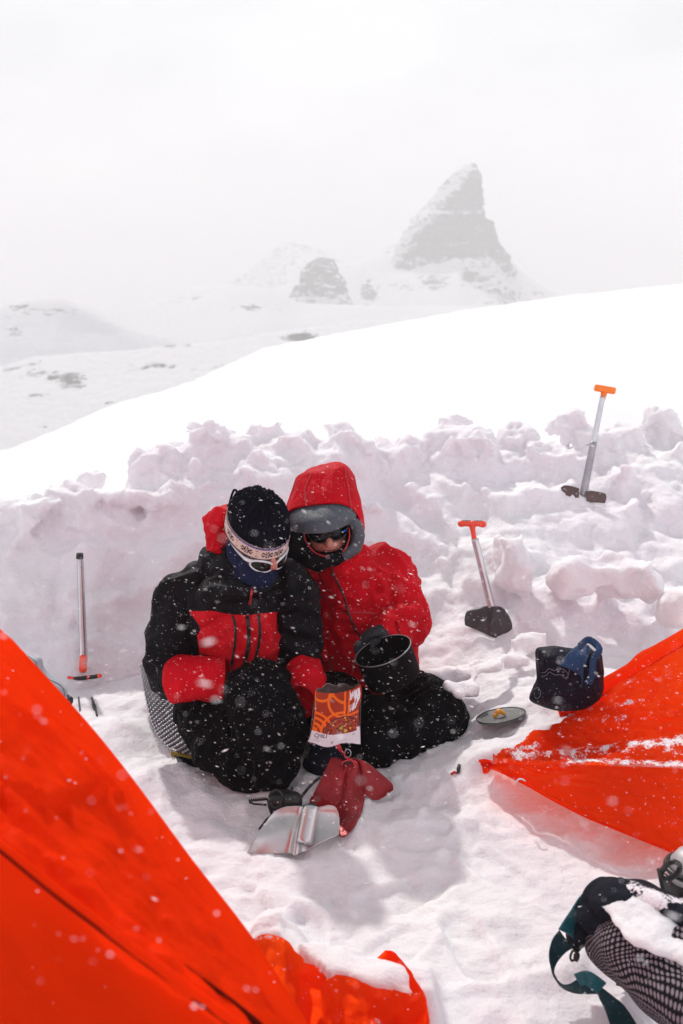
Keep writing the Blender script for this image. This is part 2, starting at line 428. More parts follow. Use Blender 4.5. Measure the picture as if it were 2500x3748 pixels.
# named blocks (pixel column, row, distance, half sizes)
BL = [(745, 1625, 4.45, (.12, .12, .10)), (560, 1705, 4.3, (.07, .08, .07)), (640, 1665, 4.35, (.08, .08, .07)), (850, 1600, 4.5, (.10, .1, .05)), (990, 1555, 4.55, (.08, .07, .045)),
      (1090, 1625, 4.45, (.09, .10, .07)), (1255, 1610, 4.55, (.10, .11, .09)), (1325, 1655, 4.5, (.05, .08, .06)), (1690, 1625, 4.62, (.17, .12, .085)), (1660, 1550, 4.9, (.08, .06, .05)), (1450, 1625, 4.6, (.10, .1, .04)),
      (1900, 1610, 4.85, (.10, .10, .07)), (2080, 1550, 5.0, (.12, .1, .09)), (2170, 1590, 4.9, (.13, .1, .06)), (2440, 1545, 5.0, (.10, .1, .10)), (2300, 1580, 4.95, (.08, .1, .06)), (2040, 1680, 4.65, (.12, .1, .07)),
      (265, 1815, 3.98, (.10, .1, .085)), (180, 1855, 3.9, (.09, .08, .05)), (60, 1875, 3.85, (.12, .1, .05)), (350, 1815, 4.05, (.05, .06, .05)), (470, 1815, 4.05, (.09, .09, .05)), (600, 1820, 4.05, (.09, .09, .085)), (520, 1745, 4.22, (.10, .08, .085)),
      (1870, 2040, 3.80, (.08, .09, .13)), (2110, 2110, 3.66, (.085, .09, .07)), (2290, 2105, 3.66, (.13, .11, .10)), (1940, 2345, 3.4, (.10, .08, .05)), (1880, 2410, 3.30, (.07, .07, .05)), (1790, 2430, 3.20, (.08, .08, .045)), (2490, 2230, 3.45, (.06, .07, .06)), (1640, 2460, 3.25, (.08, .08, .04)), (1700, 2530, 3.05, (.07, .07, .035))]
for k, (u, v, Y, r) in enumerate(BL):
    parts.append(chunk(P(u, v, Y+0.05), r, k+1, (k*57) % 40-20, (k*31) % 24-12, 0.42, 0.6))
random.seed(11)
for k in range(110):      # small rubble along the crest
    u = random.uniform(-300, 2800); yb, yc, zc = wall_par(u); s = random.choice((0, 0, 1))
    yy = yc+random.uniform(-0.22, 0.22) if s == 0 else lerp(yb, yc, random.uniform(0.35, 0.95))
    r = random.uniform(0.018, 0.055); x = (u-1250)/FPX*(yy*cp+0.36)
    kk = clamp((yy-yb)/(yc-yb)); z = (zc-0.05)*sstep(0, 1, kk)+random.uniform(-0.02, 0.03)
    parts.append(chunk((x, yy, z), (r*random.uniform(.9, 1.6), r, r*random.uniform(.6, 1)), 100+k, random.uniform(0, 180), random.uniform(-20, 20), 0.35, 0.7))
V, N, F = remesh(parts, 0.0145, 5)
def lump(p):
    # weathered slumps: rounded bosses with soft creases between them
    q = p*1.0+Vector((0.35*fbm(p, 1.5, 2), 0.2*fbm(p+Vector((9, 0, 0)), 1.7, 2), 0.2*fbm(p+Vector((0, 9, 0)), 1.6, 2)))
    d1 = noise.voronoi(q*2.6)[0]; a = d1[1]-d1[0]; d2 = noise.voronoi(q*6.5+Vector((3, 1, 7)))[0]; b = d2[1]-d2[0]
    return 0.055*sstep(0, 0.55, a)+0.006*sstep(0, 0.4, b)
W = []
for p, n in zip(V, N):
    d = 0.022*fbm(p, 5.5, 3)+0.009*fbm(p+Vector((7, 3, 1)), 20, 4, .6)
    rdg = 1-abs(noise.noise(p*3.1+Vector((5, 5, 5))))*2
    d += 0.012*max(0, rdg-0.6)+(lump(p)-0.045)*sstep(0.02, 0.2, p.z)
    W.append(p+n*d)
W, N, F = remesh([(W, F)], 0.0125, 3)
W = [p+n*(0.006*fbm(p, 17, 3, .6)+0.004*fbm(p, 42, 2)+0.010*(sstep(0, .35, (lambda d: d[1]-d[0])(noise.voronoi(p*11+Vector((.2*noise.noise(p*9), .2*noise.noise(p*9+Vector((4, 4, 4))), 0)))[0]))-.7)*(.15+.85*sstep(.40, .70, p.z))) for p, n in zip(W, N)]
W0, F0 = W, F
wall = mk('snow_wall', W, F, M_wallsnow); tag(wall, 'rough shovelled wall of snow blocks behind the two seated people', 'snow wall')

# ---- far hills, valley side and the rock horn
def hill(name, prof, D, drop_front, ext_front, label, rock_fn, disp=1.0, nu=160, nf=60, nb=12, back=0.5, mat=None):
    """prof: list of (u, v) skyline pixels at distance D; the front slope runs down towards the viewer"""
    D *= KD; drop_front *= KD; ext_front *= KD
    us = [prof[0][0]+(prof[-1][0]-prof[0][0])*j/(nu-1) for j in range(nu)]
    vs = []; rk = []
    for i in range(nf+nb):
        for j, u in enumerate(us):
            v = interp(prof, u, 1); tp = P(u, v, D)
            if i < nf:
                s = 1-i/(nf-1)                      # 1 at foot, 0 at crest
                yy = D-ext_front*s; z = tp.z-drop_front*(s**1.1); x = tp.x*(1-0.25*s*ext_front/D)
            else:
                s = (i-nf+1)/nb; yy = D+ext_front*0.8*s; z = tp.z-drop_front*back*1.6*s**1.3; x = tp.x
            q = Vector((x, yy, z)); k = sstep(0, 0.06, s) if i < nf else s
            n = fbm(q, 0.02*400/D, 5, 0.55)
            q.y += disp*n*D*0.01*k; q.z += disp*fbm(q+Vector((50, 0, 0)), 0.05*400/D, 4)*D*0.004*k
            vs.append(q); rk.append(rock_fn(u, s if i < nf else -s, q))
    o = mk(name, vs, grid_faces(nf+nb, nu), mat or M_rock); fattr(o, 'rock', rk); tag(o, kind='structure'); o['label'] = label
    return o
M_rock = rock_snow('rock_and_snow', scale=1/KD)
def patch(u, v, lst):
    m = 0
    for (a, b, ra, rb, k) in lst:
        q = ((u-a)/(ra*1.5))**2+((v-b)/(rb*1.25))**2
        m = max(m, k*.86*math.exp(-q))
    return m
# valley side at the left (near layer)
def rk_near(u, s, q):
    pu, pv = proj(q); return -0.10+1.15*patch(pu, pv, [(150, 1350, 130, 34, .62), (250, 1390, 80, 46, .72), (560, 1335, 110, 20, .62), (780, 1340, 110, 16, .6), (430, 1480, 90, 14, .62), (930, 1300, 90, 10, .5), (90, 1450, 120, 10, .5), (330, 1510, 60, 16, .6), (20, 1620, 50, 18, .7), (60, 1560, 40, 14, .5), (620, 1265, 120, 8, .7), (1110, 1235, 60, 20, .9), (160, 1560, 50, 12, .5)])
hill('near_hill', [(-1400, 1420), (-600, 1330), (-200, 1320), (0, 1345), (120, 1305), (300, 1290), (450, 1285), (640, 1262), (800, 1250), (1000, 1215), (1300, 1175), (1700, 1160), (2200, 1150), (3000, 1200)], 120, 20, 75, 'rock-patched snowy hillside across the valley', rk_near, 0.4)
hill('left_hill', [(-1300, 1330), (-500, 1200), (-200, 1150), (0, 1120), (120, 1098), (230, 1092), (330, 1140), (480, 1205), (700, 1262), (950, 1290), (1300, 1300)], 165, 52, 62, 'shaded ridge nose at the far left', lambda u, s, q: -.1+.75*patch(*proj(q), [(150, 1130, 110, 34, .9), (30, 1190, 70, 60, .7), (380, 1190, 60, 14, .7)]), 0.6)
def rk_mid(u, s, q):
    pu, pv = proj(q); return -0.10+1.0*patch(pu, pv, [(130, 1170, 120, 50, .55), (700, 1090, 140, 26, .5), (920, 1130, 70, 16, .8), (30, 1130, 50, 10, .5)])
hill('mid_hill', [(-1600, 1300), (-300, 1180), (0, 1135), (130, 1110), (260, 1095), (420, 1140), (600, 1095), (700, 1055), (860, 1040), (1000, 1060), (1100, 1110), (1400, 1120), (1800, 1120), (2400, 1140), (3200, 1250)], 210, 36, 110, 'faint snowy ridge below the rock horn', rk_mid, 0.6)
# horn massif: snow cone with the horn on it
prof_m = [(600, 1120), (900, 1075), (1060, 1040), (1150, 985), (1240, 962), (1320, 955), (1400, 915), (1480, 865), (1560, 830), (1640, 800), (1780, 830), (1850, 920), (1900, 985), (1980, 1045), (2060, 1085), (2300, 1150), (2800, 1210)]
def rk_m(u, s, q):
    pu, pv = proj(q); return -0.10+1.1*patch(pu, pv, [(1590, 1030, 60, 40, .75), (1750, 1010, 90, 60, .72), (1840, 1080, 70, 50, .7), (1480, 1045, 40, 25, .6), (1350, 1075, 34, 45, .9), (1960, 1060, 60, 30, .5), (1520, 1165, 90, 10, .6), (1660, 900, 200, 60, .8)])
hill('massif', prof_m, 300, 62, 130, 'snow cone carrying the rock horn', rk_m, 0.55, 200, 80)
prof_f = [(700, 1120), (900, 1000), (960, 950), (1010, 905), (1065, 880), (1120, 895), (1180, 915), (1300, 990), (1450, 1150), (1600, 1200)]
hill('far_peak', prof_f, 520, 60, 140, 'very faint far peak left of the horn', lambda u, s, q: 0.42, 0.8, 90, 50)

def crag(name, outline_l, outline_r, D, depth, label, band=None):
    """a tower of rock: left and right pixel outlines by row -> closed rings"""
    v0 = outline_l[0][0]; v1 = outline_l[-1][0]; nr = 90; ns = 96; vs = []; rk = []; D *= KD
    for i in range(nr):
        s = i/(nr-1); v = lerp(v0, v1, s); ul = interp(outline_l, v); ur = interp(outline_r, v)
        a, b = P(ul, v, D), P(ur, v, D); c = (a+b)/2; hw = (b-a).length/2; dp = hw*depth
        for j in range(ns):
            th = 2*math.pi*j/ns
            q = Vector((c.x+math.cos(th)*hw, c.y-math.sin(th)*dp, c.z))
            n = Vector((math.cos(th), -math.sin(th), 0))
            hw_ = hw/KD; f = fbm(Vector((q.x*0.16, q.y*0.16, q.z*0.30))/KD, 1, 5, 0.6)*KD
            q += n*(f*1.0)*min(1, hw_/6)
            q += n*0.5*KD*(abs(fbm(q, 0.6/KD, 3))-.2)*min(1, hw_/5)
            vs.append(q); rk.append(0.86-(0.0 if band is None else band(*proj(q))))
    o = mk(name, vs, grid_faces(nr, ns, True)+[tuple(range(ns-1, -1, -1))], M_rock); fattr(o, 'rock', rk); tag(o, kind='structure'); o['label'] = label
    return o
def horn_band(u, v):
    b = 0.32*math.exp(-((v-(775+0.02*(u-1600)))/9)**2)*(1 if 1580 < u < 1760 else 0.2)
    b += 0.5*(1-sstep(0, 60, (u-(1470+(v-900)*-0.85))))       # snow on the left arete
    b += 0.30*sstep(900, 990, v)
    return b
crag('horn', [(597, 1715), (610, 1685), (630, 1660), (680, 1615), (740, 1568), (800, 1515), (860, 1475), (900, 1455), (950, 1440), (1010, 1450)],
     [(597, 1738), (604, 1748), (630, 1757), (700, 1763), (760, 1770), (800, 1778), (808, 1798), (850, 1810), (900, 1832), (950, 1865), (1010, 1890)], 288, 0.8, 'steep rock horn dusted with snow', horn_band)
crag('small_crag', [(942, 1165), (960, 1135), (990, 1110), (1020, 1095), (1060, 1075), (1100, 1055), (1140, 1050)],
     [(942, 1190), (950, 1225), (990, 1236), (1020, 1255), (1060, 1270), (1100, 1285), (1140, 1290)], 262, 0.7, 'lower rock tower left of the horn', lambda u, v: 0.22+0.35*sstep(1060, 1130, v))

# ---- haze
M_haze = bpy.data.materials.new('haze'); M_haze.use_nodes = True; nt = M_haze.node_tree; nt.nodes.clear()
o_ = nt.nodes.new('ShaderNodeOutputMaterial'); pv = nt.nodes.new('ShaderNodeVolumePrincipled')
pv.inputs['Color'].default_value = (0.93, 0.93, 0.935, 1); pv.inputs['Density'].default_value = HAZE; pv.inputs['Anisotropy'].default_value = 0.0
nt.links.new(pv.outputs[0], o_.inputs['Volume'])
hz = mk('haze', *boxm((0, 1500, -52.0), (7000, 6500, 304)), M_haze, None, False); tag(hz, kind='stuff')
# ================================================================== PEOPLE
from mathutils.bvhtree import BVHTree
BX, BU, BB = Vector((1, 0, 0)), Vector((0, sp, cp)), Vector((0, -cp, sp))
def cvec(x, y, z): return (BX*x+BU*y+BB*z).normalized()      # right, up, towards the viewer -> world
def frame(f, u):
    f = f.normalized(); r = f.cross(u).normalized(); u = r.cross(f).normalized()
    return Matrix((r, f, u)).transposed()                    # columns: his right, forward, up
class Surf:
    def __init__(s, vs, fs): s.b = BVHTree.FromPolygons([tuple(v) for v in vs], fs)
    def hit(s, u, v, off=0.002):
        d = ray(u, v).normalized(); h = s.b.ray_cast(Vector((0, 0, CH)), d)
        if h[0] is None: return None, None
        n = h[1] if h[1].dot(d) < 0 else -h[1]
        return h[0]+n*off, n
def ribbon_on(surf, px, w, th, n=24, off=0.001, up=None):
    """flat band following the surface under a pixel polyline; returns verts, faces"""
    pl = cr_pts([Vector((a, b, 0)) for a, b in px], n); pts = []; nn = []
    for q in pl:
        h, m = surf.hit(q.x, q.y, off)
        if h is not None: pts.append(h); nn.append(m)
    return ribbon(pts, nn, w, th)
def ribbon(pts, nn, w, th):
    vs = []; m = len(pts)
    for i in range(m):
        t = (pts[min(i+1, m-1)]-pts[max(i-1, 0)]).normalized(); nv = nn[i] if not isinstance(nn, Vector) else nn
        s = t.cross(nv); s = s.normalized() if s.length > 1e-5 else Vector((1, 0, 0)); nv = s.cross(t).normalized()
        ww = w[i] if isinstance(w, list) else w
        vs += [pts[i]-s*ww/2, pts[i]-s*ww*0.42+nv*th, pts[i]+s*ww*0.42+nv*th, pts[i]+s*ww/2, pts[i]+s*ww*0.42-nv*th*.5, pts[i]-s*ww*0.42-nv*th*.5]
    fs = grid_faces(m, 6, True); fs += [(0, 1, 2, 3, 4, 5), tuple(range(m*6-1, m*6-7, -1))]
    return vs, fs

def cloth(name, c, rough=0.62, weave=900, spec=0.3, big=0.5, c2=None, mask=None, sheen=0.0):
    m, nt, b, out = new_mat(name)
    n = noise_node(nt, 6, 4)
    cc = ramp(nt, n.outputs['Fac'], 0.35, 0.65, tuple(x*0.85 for x in c), tuple(min(1, x*1.15) for x in c))
    if c2:
        fac = math_n(nt, 'LESS_THAN', attr(nt, mask), 0.0)
        cc = mixc(nt, fac, cc, c2)
    # dusting of settled snow grains
    sn = noise_node(nt, 260, 2, 0.5); sf = ramp(nt, sn.outputs['Fac'], 0.69, 0.73)
    sn2 = noise_node(nt, 9, 3, 0.6); sf2 = ramp(nt, sn2.outputs['Fac'], 0.45, 0.7)
    geo = nt.nodes.new('ShaderNodeNewGeometry'); sx = nt.nodes.new('ShaderNodeSeparateXYZ'); nt.links.new(geo.outputs['Normal'], sx.inputs[0])
    up = math_n(nt, 'MAXIMUM', math_n(nt, 'ADD', math_n(nt, 'MULTIPLY', sx.outputs[2], 0.8), 0.35), 0.0)
    cc = mixc(nt, math_n(nt, 'MULTIPLY', math_n(nt, 'MULTIPLY', sf, sf2), math_n(nt, 'MINIMUM', up, 1.0)), cc, (0.75, 0.74, 0.77))
    nt.links.new(cc, b.inputs['Base Color'])
    b.inputs['Roughness'].default_value = rough; b.inputs['Specular IOR Level'].default_value = spec
    b.inputs['Sheen Weight'].default_value = sheen
    w1 = noise_node(nt, 7, 5, 0.55, (1, 1, 0.45)); w2 = noise_node(nt, 24, 4, 0.6, (1, 1, 0.5)); w3 = noise_node(nt, weave, 2)
    add_bump(nt, b, [(w1.outputs['Fac'], big*1.3, 0.035), (w2.outputs['Fac'], big*1.3, 0.010), (w3.outputs['Fac'], 0.12, 0.001)])
    return m
RED = (0.50, 0.003, 0.011); BLK = (0.004, 0.0035, 0.0055)
M_red = cloth('red_shell', RED, spec=.07); M_blk = cloth('black_shell', BLK, 0.6, spec=.10)
M_jack = cloth('black_red_shell', BLK, 0.6, spec=.12, c2=(0.52, 0.006, 0.014), mask='panel')
M_trs = cloth('black_trousers', (0.0025, 0.0025, 0.0035), 0.7, spec=.05)
M_skin, nt, b, _o = new_mat('skin'); b.inputs['Base Color'].default_value = (0.50, 0.20, 0.14, 1); b.inputs['Roughness'].default_value = 0.5
b.inputs['Subsurface Weight'].default_value = 0.2; b.inputs['Subsurface Radius'].default_value = (1, .3, .15); b.inputs['Subsurface Scale'].default_value = 0.006
nt.links.new(ramp(nt, noise_node(nt, 22, 4).outputs['Fac'], 0.35, 0.7, (0.42, 0.13, 0.09), (0.55, 0.24, 0.17)), b.inputs['Base Color'])
M_navy = cloth('navy_fleece', (0.011, 0.015, 0.042), 0.9, 400, 0.05, 0.25)
M_grey = cloth('grey_lining', (0.075, 0.088, 0.105), 0.6, 700, 0.25, 0.3)
M_glove = cloth('glove', (0.022, 0.026, 0.032), 0.65, 500, 0.25, 0.5)
M_lensd = simple('dark_lens', (0.004, 0.004, 0.005), 0.12, 0, spec=0.22)
M_glint = simple('blue_glint', (0.01, 0.12, 0.6), 0.1, 0.9)
M_white = simple('white_plastic', (0.62, 0.66, 0.70), 0.35)
M_blkpl = simple('black_plastic', (0.012, 0.012, 0.013), 0.4)
M_alu = simple('brushed_aluminium', (0.55, 0.56, 0.58), 0.33, 0.9, [(180, 0.15, 0.001)], var=0.08)
M_redpiping = simple('red_piping', (0.42, 0.01, 0.02), 0.5)

def wrinkle(p, amp=1.0, seed=0.0, st=(1, 1, 1)):
    q = Vector((p.x*st[0], p.y*st[1], p.z*st[2]))+Vector((seed, seed*2, 0))
    w = q+0.06*Vector((noise.noise(q*5), noise.noise(q*5+Vector((9, 0, 0))), noise.noise(q*5+Vector((0, 9, 0)))))
    r1 = 1-abs(noise.noise(w*8))*2.4; r2 = 1-abs(noise.noise(w*18+Vector((3, 3, 3))))*2.4
    return amp*(0.018*(r1-.35)+0.010*(r2-.35)+0.008*noise.noise(q*3.3))
def garment(name, parts, m, parent, voxel=0.007, sm=3, amp=1.0, seed=0.0, st=(1, 1, 1), folds=(), masks=None):
    V, N, F = remesh(parts, voxel, sm); W = []
    for p, n in zip(V, N):
        d = wrinkle(p, amp, seed, st)
        for a, b_, w, dep in folds:          # explicit creases: from a to b, width, depth
            ab = b_-a; t = clamp((p-a).dot(ab)/ab.length_squared); q = (p-(a+ab*t)).length/w
            if q < 3: d += -dep*math.exp(-q*q)+dep*0.45*math.exp(-(q-1.6)**2*2)
        W.append(p+n*d)
    o = mk(name, W, F, m, parent)
    if masks:
        for nm, poly in masks.items():
            fattr(o, nm, [poly_sd(proj(p), poly)/1000.0 if n.dot(BB) > -0.1 else 1.0 for p, n in zip(W, N)])
    return o, W, F
def fold(u0, v0, Y0, u1, v1, Y1, w, d): return (P(u0, v0, Y0), P(u1, v1, Y1), w, d)

# ---------------------------------------------------------------- left-hand person
p1 = empty('person', G(880, 2700, 0.0), 'person in black and red jacket and patterned knit hat, sitting with head bowed', 'person')
tor = [P(890, 2560, 3.20), P(890, 2420, 3.14), P(885, 2300, 3.10), P(885, 2200, 3.08), P(888, 2110, 3.07), P(895, 2070, 3.08), P(900, 2050, 3.11)]
torr = [(.19, .16), (.20, .155), (.195, .145), (.195, .135), (.175, .115), (.11, .09), (.07, .06)]
armR = [P(725, 2140, 3.08), P(660, 2200, 3.06), P(632, 2300, 3.05), P(618, 2430, 3.03), P(640, 2505, 3.0)]
armRr = [.070, .082, .080, .072, .066]
foreR = [P(650, 2492, 2.98), P(730, 2490, 2.93), P(860, 2500, 2.91)]
armL = [P(1050, 2120, 3.08), P(1078, 2190, 3.07), P(1088, 2310, 3.07), P(1098, 2420, 3.05)]
armLr = [.066, .078, .076, .070]
foreL = [P(1100, 2445, 3.03), P(1108, 2500, 2.94), P(1085, 2570, 2.86)]
legR = [P(840, 2610, 3.12), P(790, 2600, 2.98), P(762, 2640, 2.90), P(815, 2735, 2.82), P(905, 2795, 2.78)]
legRr = [.12, .10, .085, .082, .075]
legL = [P(950, 2620, 3.10), P(955, 2560, 2.90), P(950, 2555, 2.80), P(985, 2680, 2.76), P(1005, 2800, 2.74)]
legLr = [.13, .110, .099, .104, .070]
FP1 = frame(cvec(.50, -.62, .60), cvec(.2, .75, .63)); HC1 = P(945, 1962, 2.98)
def L1(r, f, u): return HC1+FP1@Vector((r, f, u))
headp = [ellipsoid(L1(0, -.01, .015), (.076, .094, .105), FP1), ellipsoid(L1(0, .035, -.055), (.056, .055, .065), FP1), limb([L1(0, .088, .005), L1(0, .112, -.028)], [.010, .015], 6, 12),
         limb([L1(0, -.03, -.05), L1(0, -.06, -.13), P(910, 2110, 3.08)], [.055, .055, .06], 8, 16)]
sc_ = lambda rr, k: [(r[0]*k, r[1]*k) if isinstance(r, tuple) else r*k for r in rr]
Vb, Nb, Fb = remesh(headp+[limb(tor, sc_(torr, .72)), limb(armR, sc_(armRr, .55)), limb(foreR, [.035, .032, .028]), limb(armL, sc_(armLr, .55)), limb(foreL, [.035, .032, .028]), limb(legR, sc_(legRr, .45)), limb(legL, sc_(legLr, .45))], 0.008, 2)
mk('body', Vb, Fb, M_skin, p1)
jk, JW, JF = garment('jacket', [limb(tor, torr, 30, 36)], M_jack, p1, 0.006, 3, 0.9, 1.0, (1, 1, .8),
    [fold(730, 2310, 2.95, 830, 2270, 2.93, .018, .012), fold(725, 2340, 2.95, 800, 2360, 2.93, .016, .010), fold(1030, 2330, 2.95, 960, 2290, 2.93, .016, .010), fold(770, 2240, 2.97, 790, 2310, 2.95, .012, .010), fold(740, 2420, 3, 1000, 2440, 2.97, .02, .008)],
    {'panel': [(690, 2236), (740, 2237), (775, 2235), (835, 2248), (905, 2252), (1000, 2240), (1085, 2236), (1062, 2270), (1038, 2320), (1025, 2370), (1005, 2450), (940, 2480), (860, 2480), (820, 2460), (735, 2430), (722, 2330), (735, 2300), (716, 2270)]})
J1 = Surf(JW, JF)
s1, SW1, SF1 = garment('sleeve', [limb(armR, armRr, 26, 26), limb([P(640, 2505, 3.0), P(690, 2495, 2.96)], [.068, .06], 8, 24)], M_blk, jk, 0.007, 3, .75, 4.0, (1, 1, 1.3), [fold(560, 2380, 2.97, 700, 2420, 2.97, .02, .012), fold(545, 2450, 2.97, 680, 2440, 2.95, .02, .01), fold(590, 2160, 3.0, 700, 2200, 3.0, .02, .008)])
s2, SW2, SF2 = garment('sleeve', [limb(armL, armLr, 26, 26)], M_blk, jk, 0.007, 3, .75, 8.0, (1, 1, 1.3), [fold(1040, 2330, 2.98, 1160, 2360, 2.98, .02, .01)])
def cuff(path, r0, r1, parent, m, seed, ring=0.006):
    """wide cuff: slightly flared tube with a turned hem"""
    pp = cr_pts(path, 18); rr = [lerp(r0, r1, k/17) for k in range(18)]; rr[-1] += ring*.3; rr[-2] += ring*.6; rr[0] -= .006
    v, f = tube(pp, rr, 40, False)
    inner, g = tube(pp[::-1], [r-.004 for r in rr[::-1]], 40, False)
    vs, fs = join([(v, f), (inner, g)]); n = len(v)
    for k in range(40): a = k; b = (k+1) % 40; fs.append((17*40+b, 17*40+a, n+a, n+b))
    vs = [p+Vector((1, 1, 1)).normalized()*0.0+(p-pp[min(17, (i % n)//40)]).normalized()*wrinkle(p, .45, seed) for i, p in enumerate(vs)]
    return mk('cuff', vs, fs, m, parent)
cuff([P(640, 2487, 2.95), P(700, 2487, 2.925), P(770, 2487, 2.91), P(830, 2486, 2.91)], .074, .062, s1, M_red, 2.0)
cuff([P(1112, 2455, 2.99), P(1120, 2490, 2.93), P(1112, 2535, 2.87), P(1100, 2565, 2.82)], .062, .055, s2, M_red, 3.0)
for pth in (foreR, foreL):
    w = pth[-1]; d = (pth[-1]-pth[-2]).normalized(); hp = [limb([w-d*.05, w+d*.06], [(.042, .03), (.04, .022)], 8, 16)]
    s_ = d.cross(Vector((0, 0, 1))).normalized()
    for k, L in enumerate((.055, .065, .062, .05)):
        o_ = w+d*.06+s_*(k-1.5)*.019; hp.append(limb([o_-d*.02, o_+d*L*.6-Vector((0, 0, .008)), o_+d*L-Vector((0, 0, .025))], [.0105, .010, .009], 8, 10))
    hp.append(limb([w+s_*.03, w+s_*.05+d*.04, w+s_*.045+d*.07-Vector((0, 0, .01))], [.013, .011, .010], 8, 10))
    V, N, F = remesh(hp, .004, 2); mk('glove', V, F, M_glove, p1)
tr, TW, TF = garment('trousers', [limb(legR, legRr, 30, 26), limb(legL, legLr, 30, 28), limb([P(890, 2620, 3.22), P(890, 2540, 3.16)], [(.2, .17), (.19, .15)], 8, 30), ellipsoid(P(875, 2690, 2.86), (.15, .10, .12)), ellipsoid(P(945, 2790, 2.78), (.13, .075, .068)), ellipsoid(P(735, 2590, 3.02), (.09, .10, .07))],
    M_trs, p1, 0.008, 4, .95, 12.0, (1, 1, .7), [fold(860, 2600, 2.75, 900, 2850, 2.7, .03, .02), fold(700, 2700, 2.85, 860, 2760, 2.75, .03, .015), fold(880, 2530, 2.72, 850, 2700, 2.72, .013, .013), fold(1040, 2550, 2.72, 1090, 2690, 2.75, .013, .012), fold(890, 2650, 2.68, 1020, 2600, 2.68, .012, .012), fold(900, 2760, 2.68, 1020, 2720, 2.66, .012, .012), fold(980, 2800, 2.66, 1070, 2680, 2.68, .012, .010)])
T1 = Surf(TW, TF)
# collar, zips, zip puller
V, N, F = remesh([limb([P(885, 2090, 3.08), P(880, 2055, 3.11), P(870, 2010, 3.14)], [(.12, .10), (.10, .075), (.085, .06)], 10, 36), ellipsoid(P(805, 2050, 3.10), (.068, .07, .048)), ellipsoid(P(780, 2090, 3.09), (.07, .07, .05))], .006, 3)
cl = mk('collar', [p+n*wrinkle(p, .7, 5) for p, n in zip(V, N)], F, M_blk, jk)
for k, (w_, px) in enumerate([(.0085, [(853, 2251), (861, 2300), (860, 2350), (847, 2440)]), (.013, [(904, 2253), (911, 2310), (908, 2370), (890, 2450)]), (.0095, [(947, 2249), (951, 2300), (947, 2360), (926, 2450)])]):
    v, f = ribbon_on(J1, px, w_, .0018, 24); mk('zip', v, f, M_blkpl, jk)
pull = [J1.hit(a, b_, .004)[0] for a, b_ in ((918, 2150), (921, 2165), (917, 2185), (912, 2208))]
if all(pull): v, f = tube(pull, [.002, .0045, .003, .006], 8); mk('zip_pull', v, f, M_redpiping, jk)
# thrown-back red hood behind the neck
hoodp = [limb([P(856, 1880, 3.08), P(808, 1905, 3.11), P(782, 1958, 3.12), P(778, 2002, 3.09)], [.024, .034, .036, .030], 16, 20), limb([P(850, 1890, 3.12), P(826, 1940, 3.13), P(812, 2010, 3.10)], [.03, .04, .03], 14, 18),
         limb([P(850, 1890, 3.2), P(900, 1880, 3.24), P(960, 1900, 3.24)], [.04, .05, .05], 10, 18), ellipsoid(P(795, 2000, 3.08), (.042, .05, .028)), limb([P(800, 1930, 3.14), P(850, 1960, 3.14)], [.05, .05], 8, 16)]
hd, _, _ = garment('hood', hoodp, M_red, jk, 0.005, 3, 0.75, 21.0, (1, 1, 1), [fold(832, 1870, 3.03, 790, 1990, 3.03, .010, .014), fold(815, 1930, 3.04, 822, 2010, 3.04, .008, .010), fold(770, 1920, 3.06, 765, 2010, 3.05, .008, .008)])
# balaclava with an eye opening
V, N, F = remesh([ellipsoid(L1(0, -.01, .015), (.082, .101, .110), FP1), ellipsoid(L1(0, .034, -.060), (.062, .062, .070), FP1), limb([L1(0, .01, -.05), P(925, 2080, 2.98), P(935, 2135, 3.0)], [.075, .066, .05], 12, 24), ellipsoid(P(900, 2010, 3.0), (.062, .07, .075)), ellipsoid(P(945, 2095, 2.955), (.058, .06, .055))], .004, 4)
FI = FP1.inverted(); keep = []
for f in F:
    c = sum((V[i] for i in f), Vector())/len(f); l = FI@(c-HC1)
    if l.y > .05 and -.044 < l.z < -.008 and abs(l.x) < .062: continue
    keep.append(f)
V = [p+n*(0.004*fbm(p, 14, 3)) for p, n in zip(V, N)]
mk('balaclava', V, keep, M_navy, p1)
# knitted hat: ribbed crown, patterned band, loose yarn tassel
def hat_pt(a, t):
    """a round the head (0 = forward), t 0 at the band top .. 1 at the gather"""
    th = t*math.pi/2; rr = (math.cos(th)**0.72); up_ = .048+.094*math.sin(th)**1.05
    sl = .012*math.sin(th)
    rx, ry = .093*rr, .112*rr
    return Vector((math.sin(a)*rx-.004*math.sin(th), math.cos(a)*ry-.012-.02*sl, up_+.012*math.cos(a)*(1-t)*-1))
vs = []; NR, NC_ = 56, 220
for i in range(NR):
    t = i/(NR-1)*0.985
    for j in range(NC_):
        a = 2*math.pi*j/NC_; q = hat_pt(a, t); c = Vector((0, -.012, q.z)); n = (q-Vector((0, -.012, .05))).normalized()
        rib = math.cos(a*30)*.0030*(1-t)**.3+.007*t*math.cos(a*9+.5)*sstep(.35, .9, t)*(1-sstep(.93, 1, t)); rib += .0012*math.cos(t*150+math.pi*(j % 2))
        q = q+n*rib+n*.004*noise.noise(q*14); vs.append(HC1+FP1@q)
M_knit = cloth('dark_knit', (0.005, 0.006, 0.010), 0.9, 500, 0.04, 0.3)
hat = mk('knit_hat', vs, grid_faces(NR, NC_, True)+[tuple(range((NR-1)*NC_, NR*NC_))], M_knit, p1)
M_vc, nt, b, _o = new_mat('knit_pattern'); at = nt.nodes.new('ShaderNodeAttribute'); at.attribute_name = 'Col'; nt.links.new(at.outputs['Color'], b.inputs['Base Color']); b.inputs['Roughness'].default_value = 0.9
add_bump(nt, b, [(noise_node(nt, 500, 2).outputs['Fac'], .3, .001)])
